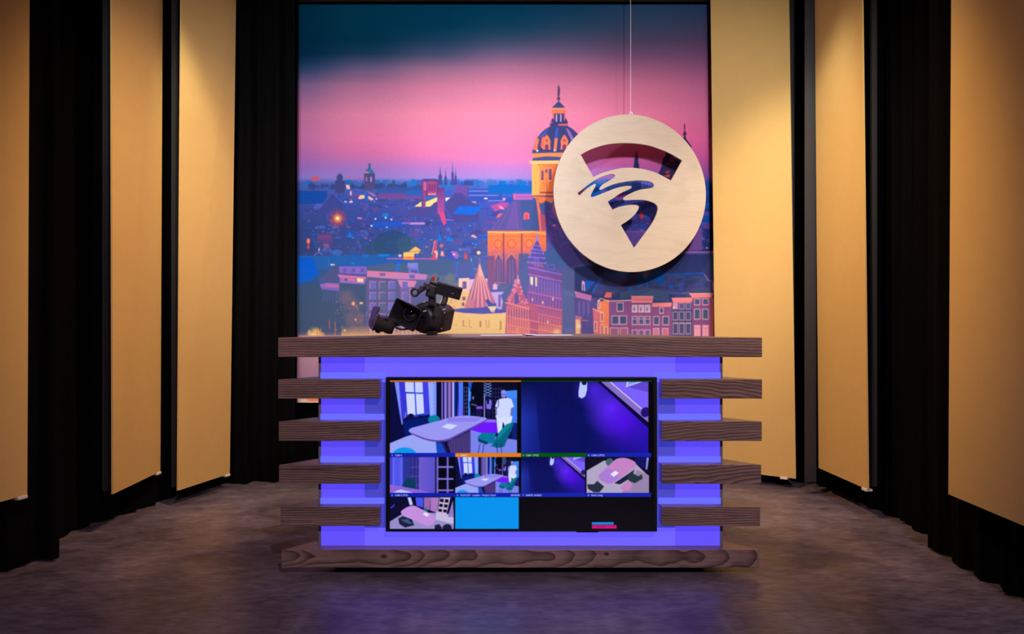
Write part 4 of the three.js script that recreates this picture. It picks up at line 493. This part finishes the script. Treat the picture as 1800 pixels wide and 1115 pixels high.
  const table4 = () => { R(1031, 804, 1141, 868, [12, 12, 34]); P([176, 164, 196], 1031, 828, 1062, 810, 1118, 816, 1141, 838, 1141, 868, 1031, 868); P([150, 130, 170], 1110, 846, 1120, 826, 1141, 836, 1141, 868, 1092, 868); E([70, 96, 110], 1072, 813, 7, 7); k.fillStyle = 'rgb(196,130,196)'; k.beginPath(); k.moveTo(1052, 836); k.lineTo(1082, 808); k.quadraticCurveTo(1098, 801, 1116, 812); k.quadraticCurveTo(1122, 818, 1112, 826); k.lineTo(1078, 849); k.quadraticCurveTo(1068, 853, 1060, 848); k.quadraticCurveTo(1050, 842, 1052, 836); k.fill(); P([150, 116, 230, 0.55], 1052, 836, 1070, 822, 1090, 840, 1074, 852, 1058, 846); P([232, 230, 255], 1073, 834, 1082, 828, 1088, 832, 1079, 839); P([30, 28, 66], 1080, 850, 1116, 826, 1110, 840, 1090, 852); P([34, 52, 62], 1102, 838, 1112, 832, 1122, 838, 1128, 834, 1130, 842, 1116, 850, 1106, 846); P([36, 44, 62], 1032, 852, 1044, 852, 1050, 846, 1062, 856, 1054, 866, 1044, 866, 1034, 860); P([196, 130, 190], 1090, 858, 1104, 846, 1112, 852, 1108, 862, 1098, 864); P([18, 18, 96], 1116, 804, 1138, 804, 1136, 826, 1118, 816); P([140, 140, 235], 1137, 805, 1141, 805, 1138, 826, 1135, 826); };
  clip(685, 672, 909, 797, room); clip(916, 671.5, 1140, 797, floorCam);
  clip(685, 804, 797.5, 867, tableCam); clip(800, 804, 912, 867, room, 0.5, 0.504, 457.5, 465.4); clip(916, 804, 1028.5, 867, floorCam, 0.5, 0.5, 458, 468.5); clip(1031, 804, 1142, 867, table4); clip(685, 874.5, 797.5, 930.5, table3); R(800, 874.5, 912, 930.5, [0, 146, 238]);
  R(685, 669.2, 916, 671.6, [236, 130, 40]); R(916, 669.4, 1147, 670.8, [0, 92, 24]);
  R(685, 796.8, 800, 803.8, [18, 32, 172]); R(800, 796.8, 916, 804, [226, 124, 22]); R(916, 796.8, 1031.5, 803.8, [0, 84, 10]); R(1031.5, 796.8, 1145, 803.8, [18, 36, 176]); R(685, 867, 916, 874.2, [14, 30, 168]); R(916, 867, 1145, 874.2, [18, 34, 172]);
  const w = [214, 224, 255]; for (const [s, x, y] of [['1', 688, 802.3], ['CAM 4', 694, 802.3], ['2', 803, 802.3], ['CAM 2', 809, 802.3], ['3', 918.5, 802.3], ['CAM 1 (PTZ)', 924, 802.3], ['4', 1033.5, 802.3], ['CAM 3 (PTZ)', 1039.5, 802.3], ['5', 688, 872.6], ['CAM 5 (PTZ)', 694, 872.6], ['6', 803, 872.6], ['PLAYLIST : Loader : Project Start', 809, 872.6], ['00:00:00', 898, 872.6], ['7', 918.5, 872.6], ['DANTE_AUDIO', 924, 872.6], ['8', 1033.5, 872.6], ['Dual_Lang', 1039.5, 872.6]]) T(s, x, y, 4.1, w);
  R(1040.5, 918.5, 1079, 923, [20, 140, 220]); R(1040.5, 923.6, 1084, 930, [214, 10, 124]); for (const x of [1049, 1055, 1060]) R(x, 926, x + 4, 927.4, [140, 8, 84]);
})(TVp);
{
  const tex = new THREE.CanvasTexture(soften(TVp.c, 2.6, 0.025)); tex.colorSpace = THREE.SRGBColorSpace; tex.anisotropy = 8;
  const w = X(1155, DF) - X(678, DF), y1 = Y(663.5, DF), y0 = Y(935, DF), h = y1 - y0, cx = X(916.5, DF);
  const tv = thing('monitor', 'flat black monitor on the desk front showing several camera pictures', 'monitor', [cx, y0, -DF]);
  const sw = X(SX1, DF) - X(SX0, DF), sh = Y(SY0, DF) - Y(SY1, DF), sx = (X(SX0, DF) + X(SX1, DF)) / 2 - cx, sy = (Y(SY0, DF) + Y(SY1, DF)) / 2 - y0, black = std(lin(0.006, 0.006, 0.008), 0.4);
  mesh('back_shell', box(w, h, 0.034, 0, h / 2, -0.021, 0.004), black, tv);
  const bz = new THREE.Shape([new THREE.Vector2(-w / 2, 0), new THREE.Vector2(w / 2, 0), new THREE.Vector2(w / 2, h), new THREE.Vector2(-w / 2, h)]);
  bz.holes.push(new THREE.Path([new THREE.Vector2(sx - sw / 2, sy - sh / 2), new THREE.Vector2(sx + sw / 2, sy - sh / 2), new THREE.Vector2(sx + sw / 2, sy + sh / 2), new THREE.Vector2(sx - sw / 2, sy + sh / 2)]));
  mesh('bezel', new THREE.ExtrudeGeometry(bz, { depth: 0.004, bevelEnabled: false }).translate(0, 0, -0.004), black, tv);
  const s = mesh('screen', new THREE.PlaneGeometry(sw, sh).translate(sx, sy, -0.003), std(0x000000, 0.25, { emissive: 0xffffff, emissiveMap: tex, emissiveIntensity: 1 }), tv); s.userData = { label: 'multiview of camera pictures with blue, orange and green caption bars' };
  mesh('sensor_foot', box(0.1, 0.006, 0.012, 0.3, -0.003, -0.012, 0.002), black, tv);
  mesh('wall_bracket', box(0.4, 0.3, 0.02, 0, h / 2, -0.048), black, tv);
  const a = new THREE.RectAreaLight(lin(0.3, 0.3, 1), 0.004, sw, sh); a.position.set(cx + sx, y0 + sy, -DF + 0.004); a.lookAt(cx + sx, y0 + sy, 3); scene.add(a);
}

// ---------------------------------------------------------------- paper on the desk
const TOP = Y(593.6, DF);
const paperMat = std(lin(0.85, 0.85, 0.88), 0.7);
for (const [label, a, b, d0, d1, sk] of [['white paper sheet lying alone beside the camcorder on the desk top', 845, 918, 3.78, 3.98, 0.01], ['white paper sheet with a raised corner, lying away from the camcorder on the desk', 924, 1006, 3.8, 4.0, -0.02]]) {
  const w = X(b, (d0 + d1) / 2) - X(a, (d0 + d1) / 2), g = new THREE.PlaneGeometry(w, d1 - d0, 12, 8); g.rotateX(-Math.PI / 2);
  const p = g.attributes.position; for (let i = 0; i < p.count; i++) p.setY(i, 0.0016 + (sk < 0 ? 0.006 * Math.max(0, -p.getX(i) / w - 0.28) * 4 : 0.002 * Math.max(0, p.getX(i) / w)));
  g.computeVertexNormals(); const back = g.clone(); back.translate(0, -0.001, 0);
  const t = mesh('paper_sheet', mergeGeometries([g, back]), new THREE.MeshStandardMaterial({ color: paperMat.color, roughness: 0.7, side: THREE.DoubleSide })); t.position.set(X((a + b) / 2, (d0 + d1) / 2), TOP, -(d0 + d1) / 2); t.rotation.y = sk; t.userData = { label, category: 'paper', group: 'paper sheets on the desk' };
}

// ---------------------------------------------------------------- the camcorder lying tilted on the desk; the points come from the photograph, depth from the desk top it lies on
{
  const D = 3.86, ox = X(722, D), oz = -D;
  const root = thing('camcorder', 'black camcorder lying tilted on the desk top with lens hood and side screen', 'camera', [ox, TOP, oz]);
  const p = (px, py, dz = 0) => new THREE.Vector3(X(px, D) - ox, Y(py, D) - TOP, -dz);       // dz: metres behind the lens hood
  const m = 1 / F * D;                                                                         // metres per photo pixel there
  const blk = std(lin(0.016, 0.016, 0.022), 0.38), soft = std(lin(0.008, 0.008, 0.009), 0.8), grey = std(lin(0.03, 0.028, 0.034), 0.5), violet = std(lin(0.085, 0.05, 0.20), 0.4), red = std(lin(0.5, 0.01, 0.04), 0.45), white = std(lin(0.6, 0.6, 0.65), 0.5), brown = std(lin(0.035, 0.02, 0.022), 0.7);
  const orient = (o, roll, yaw, pitch) => { o.rotation.set(pitch, yaw, roll, 'YXZ'); return o; };
  const roll = -0.45, yaw = -0.26, pitch = 0.06;
  const axis = new THREE.Vector3(0, 0, 1).applyEuler(new THREE.Euler(pitch, yaw, roll, 'YXZ'));    // the way the lens looks
  const along = (v, k) => v.clone().addScaledVector(axis, -k);
  // lens hood: rounded rectangular funnel
  const hw = 27.5 * m, hh = 21 * m, rr = (w, h, r) => { const s = new THREE.Shape(); s.moveTo(-w + r, -h); s.lineTo(w - r, -h); s.quadraticCurveTo(w, -h, w, -h + r); s.lineTo(w, h - r); s.quadraticCurveTo(w, h, w - r, h); s.lineTo(-w + r, h); s.quadraticCurveTo(-w, h, -w, h - r); s.lineTo(-w, -h + r); s.quadraticCurveTo(-w, -h, -w + r, -h); return s; };
  const hc = p(711.5, 553.5, 0.02);
  const loft = (w0, h0, w1, h1, len, n = 48) => { const a = rr(w0, h0, h0 * 0.25).getSpacedPoints(n), b = rr(w1, h1, h1 * 0.6).getSpacedPoints(n), pos = [], idx = []; for (let i = 0; i <= n; i++) { pos.push(a[i].x, a[i].y, 0, b[i].x, b[i].y, -len); } for (let i = 0; i < n; i++) { const k = i * 2; idx.push(k, k + 1, k + 2, k + 1, k + 3, k + 2); } const g = new THREE.BufferGeometry(); g.setAttribute('position', new THREE.Float32BufferAttribute(pos, 3)); g.setIndex(idx); g.computeVertexNormals(); return g; };
  const both = (mt) => { const c = mt.clone(); c.side = THREE.DoubleSide; return c; };
  const rimShape = rr(hw, hh, hh * 0.25); rimShape.holes.push(rr(hw * 0.93, hh * 0.92, hh * 0.22));
  const hood = mesh('lens_hood', mergeGeometries([loft(hw, hh, 17 * m, 17 * m, 0.075), loft(hw * 0.93, hh * 0.92, 13 * m, 13 * m, 0.07), new THREE.ExtrudeGeometry(rimShape, { depth: 0.003, bevelEnabled: false })].map((g) => { const q2 = g.index ? g.toNonIndexed() : g; q2.deleteAttribute('uv'); return q2; })), both(blk), root); hood.position.copy(hc); orient(hood, roll, yaw, pitch);
  const lens = mesh('lens_barrel', new THREE.LatheGeometry([[0, -0.09], [22, -0.09], [27, -0.07], [29.5, -0.04], [29.5, 0.012], [27.6, 0.014], [27.6, 0.03], [28, 0.032], [24, 0.06], [16, 0.064], [0, 0.064]].map(([r, z]) => new THREE.Vector2(r * m, z)), 48).rotateX(Math.PI / 2), blk, root); lens.position.copy(p(745, 558.6, 0.155)); orient(lens, 0, -0.5, 0.02);
  const ring = mesh('focus_ring', new THREE.CylinderGeometry(30 * m, 30 * m, 0.026, 60, 1, true).rotateX(Math.PI / 2), both(soft), root); ring.position.copy(lens.position); orient(ring, 0, -0.5, 0.02); ring.translateZ(-0.018);
  const inner = mesh('lens_ring', new THREE.TorusGeometry(11.5 * m, 2 * m, 12, 40), soft, root); inner.position.copy(along(hc, 0.055)); orient(inner, roll, yaw, pitch);
  const glass = mesh('lens_glass', new THREE.SphereGeometry(17 * m, 32, 12, 0, Math.PI * 2, 0, 0.75).rotateX(Math.PI / 2).translate(0, 0, -13.5 * m), new THREE.MeshPhysicalMaterial({ color: lin(0.004, 0.004, 0.01), roughness: 0.05, clearcoat: 1 }), root); glass.position.copy(along(hc, 0.058)); orient(glass, roll, yaw, pitch);
  const seal = mesh('lens_seal', new THREE.CircleGeometry(15.5 * m, 32), soft, root); seal.position.copy(along(hc, 0.068)); orient(seal, roll, yaw, pitch);
  // body behind the lens: boxy with rounded shoulders
  const body = mesh('body', new RoundedBoxGeometry(37 * m, 52 * m, 0.2, 6, 0.045), blk, root); body.position.copy(p(766, 559.5, 0.24)); orient(body, -0.22, -0.2, pitch);
  const side = mesh('side_panel', new RoundedBoxGeometry(9 * m, 42 * m, 0.14, 4, 0.012), brown, body); side.position.set(15.5 * m, 0, 0.012);
  for (let i = 0; i < 9; i++) { const b = mesh('button', new THREE.CylinderGeometry(0.0045, 0.0045, 0.004, 10).rotateX(Math.PI / 2), i % 4 ? grey : white, side); b.position.set((i % 2 ? 1.4 : -1.6) * m, (15 - i * 3.7) * m, 0.0705); }
  for (const [px, py, dz] of [[743.5, 530.5, 0.05], [746, 547, 0.015], [778.5, 543.8, 0.075]]) { const b = mesh('label_plate', box(0.016, 0.006, 0.004, 0, 0, 0, 0.001), white, root); b.position.copy(p(px, py, dz)); b.rotation.z = 0.25; }
  const dial = mesh('dial', new THREE.CylinderGeometry(0.012, 0.012, 0.01, 24).rotateX(Math.PI / 2), grey, root); dial.position.copy(p(766, 553, 0.035));
  // handle: front post, bar, rear post, all one bent tube, with microphone holder
  mesh('handle', mergeGeometries([tube([p(757, 536, 0.09), p(757, 522, 0.08), p(757.5, 508, 0.07), p(761, 501.5, 0.09), p(768, 499, 0.15), p(775, 502, 0.22), p(776, 520, 0.24), p(772, 536, 0.22)].map((v) => v.toArray()), 0.0155, 40, 12)]), blk, root);
  const fp = mesh('handle_front', new RoundedBoxGeometry(0.052, 0.07, 0.05, 3, 0.012), blk, root); fp.position.copy(p(757, 511, 0.06)); fp.rotation.z = -0.3;
  mesh('handle_root', new RoundedBoxGeometry(0.036, 0.07, 0.05, 3, 0.01), blk, root).position.copy(p(757, 526, 0.08));
  mesh('microphone_holder', new THREE.TorusGeometry(6.2 * m, 2.1 * m, 12, 32), blk, root).position.copy(p(728.5, 514, 0.02));
  mesh('holder_arm', tube([p(734.5, 513, 0.02), p(741, 508, 0.03), p(748, 503.5, 0.05), p(756, 501, 0.07)].map((v) => v.toArray()), 0.0125, 20, 10), blk, root);
  for (const [px, py] of [[739, 505.5], [747, 500], [751, 506]]) { const kb = mesh('clamp_knob', new THREE.CylinderGeometry(0.009, 0.009, 0.016, 12).rotateX(Math.PI / 2), grey, root); kb.position.copy(p(px, py, 0.02)); }
  const rk = mesh('red_knob', new RoundedBoxGeometry(0.017, 0.034, 0.02, 3, 0.006), red, root); rk.position.copy(p(759, 490.5, 0.05)); rk.rotation.z = -0.25;
  const sh = mesh('shoe', new RoundedBoxGeometry(0.06, 0.014, 0.05, 2, 0.004), blk, root); sh.position.copy(p(764, 498, 0.06)); sh.rotation.z = -0.28;
  mesh('microphone_plug', tube([p(766, 493, 0.05), p(769, 489, 0.05), p(768, 486, 0.05)].map((v) => v.toArray()), 0.003, 8, 6), grey, root);
  // fold-out side screen
  const lcd = mesh('side_screen', new RoundedBoxGeometry(45 * m, 22 * m, 0.022, 4, 0.006), blk, root); lcd.position.copy(p(789, 511.5, 0.0)); lcd.rotation.set(0.16, 0.12, -0.29);
  mesh('edge_highlight', box(45.2 * m, 0.004, 0.016, 0, 10.9 * m, 0, 0.0015), violet, lcd);  // violet highlight along the top edge, painted as a coloured strip
  const lc = document.createElement('canvas'); lc.width = 256; lc.height = 64; const lk = lc.getContext('2d'); lk.fillStyle = '#08080a'; lk.fillRect(0, 0, 256, 64); lk.fillStyle = '#b8b8c4'; lk.font = 'bold 54px serif'; lk.fillText('SONY', 36, 52);
  const lt = new THREE.CanvasTexture(lc); lt.colorSpace = THREE.SRGBColorSpace;
  mesh('lettering', new THREE.PlaneGeometry(10.5 * m, 2.9 * m).translate(7.5 * m, -2.2 * m, 0.0114), std(0xffffff, 0.5, { map: lt }), lcd);
  mesh('screen_hinge', tube([p(764, 505, 0.05), p(768, 508, 0.03), p(773, 509, 0.012)].map((v) => v.toArray()), 0.012, 12, 10), grey, root);
  // viewfinder tube with rubber cup on the far left, held on a bracket with the violet light put into its colour
  const cup = mesh('eyecup', new THREE.LatheGeometry([[0, -0.05], [0.024, -0.05], [0.03, -0.03], [0.028, -0.01], [0.036, 0.006], [0.033, 0.02], [0.04, 0.034], [0.036, 0.036], [0.028, 0.02], [0, 0.016]].map((v) => new THREE.Vector2(...v)), 32), soft, root); cup.position.copy(p(672, 571.5, 0.02)); cup.rotation.set(0.5, 0, 1.15); cup.scale.setScalar(1.15); 
  mesh('viewfinder_tube', tube([p(676, 570, 0.03), p(686, 567, 0.06), p(697, 565, 0.1)].map((v) => v.toArray()), 0.024, 16, 16), blk, root);
  mesh('viewfinder_foot', tube([p(661, 585.2, 0.03), p(663, 580, 0.03), p(668, 574, 0.03)].map((v) => v.toArray()), 0.0125, 12, 10), soft, root);
  const brShape = new THREE.Shape(); [[650.5, 575], [649, 567], [652, 557], [655, 546], [657, 540.5], [661, 539], [665.5, 540], [666, 544], [662.5, 549], [661.5, 553.5], [665, 555.5], [673, 556], [679, 557], [680, 560], [664, 560], [661, 566], [658, 577], [653.5, 578]].forEach(([a, b], i) => { const v = p(a, b); i ? brShape.lineTo(v.x, v.y) : brShape.moveTo(v.x, v.y); });
  mesh('viewfinder_bracket', new THREE.ExtrudeGeometry(brShape, { depth: 0.03, bevelEnabled: true, bevelThickness: 0.005, bevelSize: 0.003, bevelSegments: 2 }).translate(0, 0, -0.025), violet, root);
  for (let i = 0; i < 4; i++) { const s = mesh('grip_rib', box(0.018, 0.0035, 0.004, 0, 0, 0, 0.001), grey, root); s.position.copy(p(654.5 + i * 0.5, 562 + i * 3, -0.01)); s.rotation.z = -0.4; }
  // cable loop and body foot
  mesh('cable', tube([p(690, 571, 0.02), p(697, 577, 0.02), p(705, 579.5, 0.03), p(718, 578, 0.05)].map((v) => v.toArray()), 0.005, 20, 8), soft, root);
  mesh('strap', tube([p(763, 533, 0.015), p(766, 540, 0.01), p(763, 550, 0.008), p(757, 560, 0.012)].map((v) => v.toArray()), 0.0035, 20, 8), grey, root);
  mesh('body_foot', new RoundedBoxGeometry(0.05, 0.02, 0.08, 2, 0.006), soft, root).position.copy(new THREE.Vector3(p(756, 587).x, 0.011, -0.1));
  root.position.y = TOP;
}

// ---------------------------------------------------------------- lamps on ceiling pipes, above the picture
const lampBody = std(lin(0.015, 0.015, 0.015), 0.5), pipeMat = std(lin(0.02, 0.02, 0.02), 0.5, { metalness: 0.5 });
for (const [pos, to, c, cd, half, pen, what] of LAMPS) {
  const P0 = new THREE.Vector3(...pos), dir = new THREE.Vector3(...to).sub(P0).normalize(), root = thing('studio_spotlight', 'black studio spotlight aimed at ' + what, 'spotlight', pos);
  const head = new THREE.Quaternion().setFromUnitVectors(new THREE.Vector3(0, 0, 1), dir);
  const lathe = new THREE.LatheGeometry([[0.0, -0.3], [0.06, -0.3], [0.075, -0.27], [0.075, -0.06], [0.095, -0.02], [0.095, 0.02], [0.088, 0.02], [0.085, -0.03], [0, -0.035]].map((v) => new THREE.Vector2(...v)), 32).rotateX(Math.PI / 2);
  mesh('lamp_housing', lathe, lampBody, root).quaternion.copy(head);
  mesh('lamp_lens', new THREE.CircleGeometry(0.082, 32).translate(0, 0, -0.02), std(0x111111, 0.4, { emissive: lin(...c), emissiveIntensity: 2 }), root).quaternion.copy(head);
  const back = dir.clone().multiplyScalar(-0.15), top = 3.93 - pos[1];
  mesh('yoke', tube([[back.x + 0.09, back.y, back.z], [back.x + 0.09, top * 0.6, back.z], [back.x, top * 0.8, back.z], [back.x - 0.09, top * 0.6, back.z], [back.x - 0.09, back.y, back.z]], 0.008, 32, 6), lampBody, root);
  mesh('ceiling_pipe', tube([[back.x - 0.25, top, back.z], [back.x, top, back.z], [back.x + 0.25, top, back.z]], 0.024, 6, 10), pipeMat, root);
  const s = new THREE.SpotLight(lin(...c), cd, 0, half * Math.PI / 180, pen, 2); s.position.copy(P0).addScaledVector(dir, 0.03); s.target.position.set(...to); s.castShadow = true; s.shadow.radius = 5; s.shadow.mapSize.set(2048, 2048); s.shadow.bias = -0.0005;
  scene.add(s, s.target);
}
renderer.render(scene, camera);
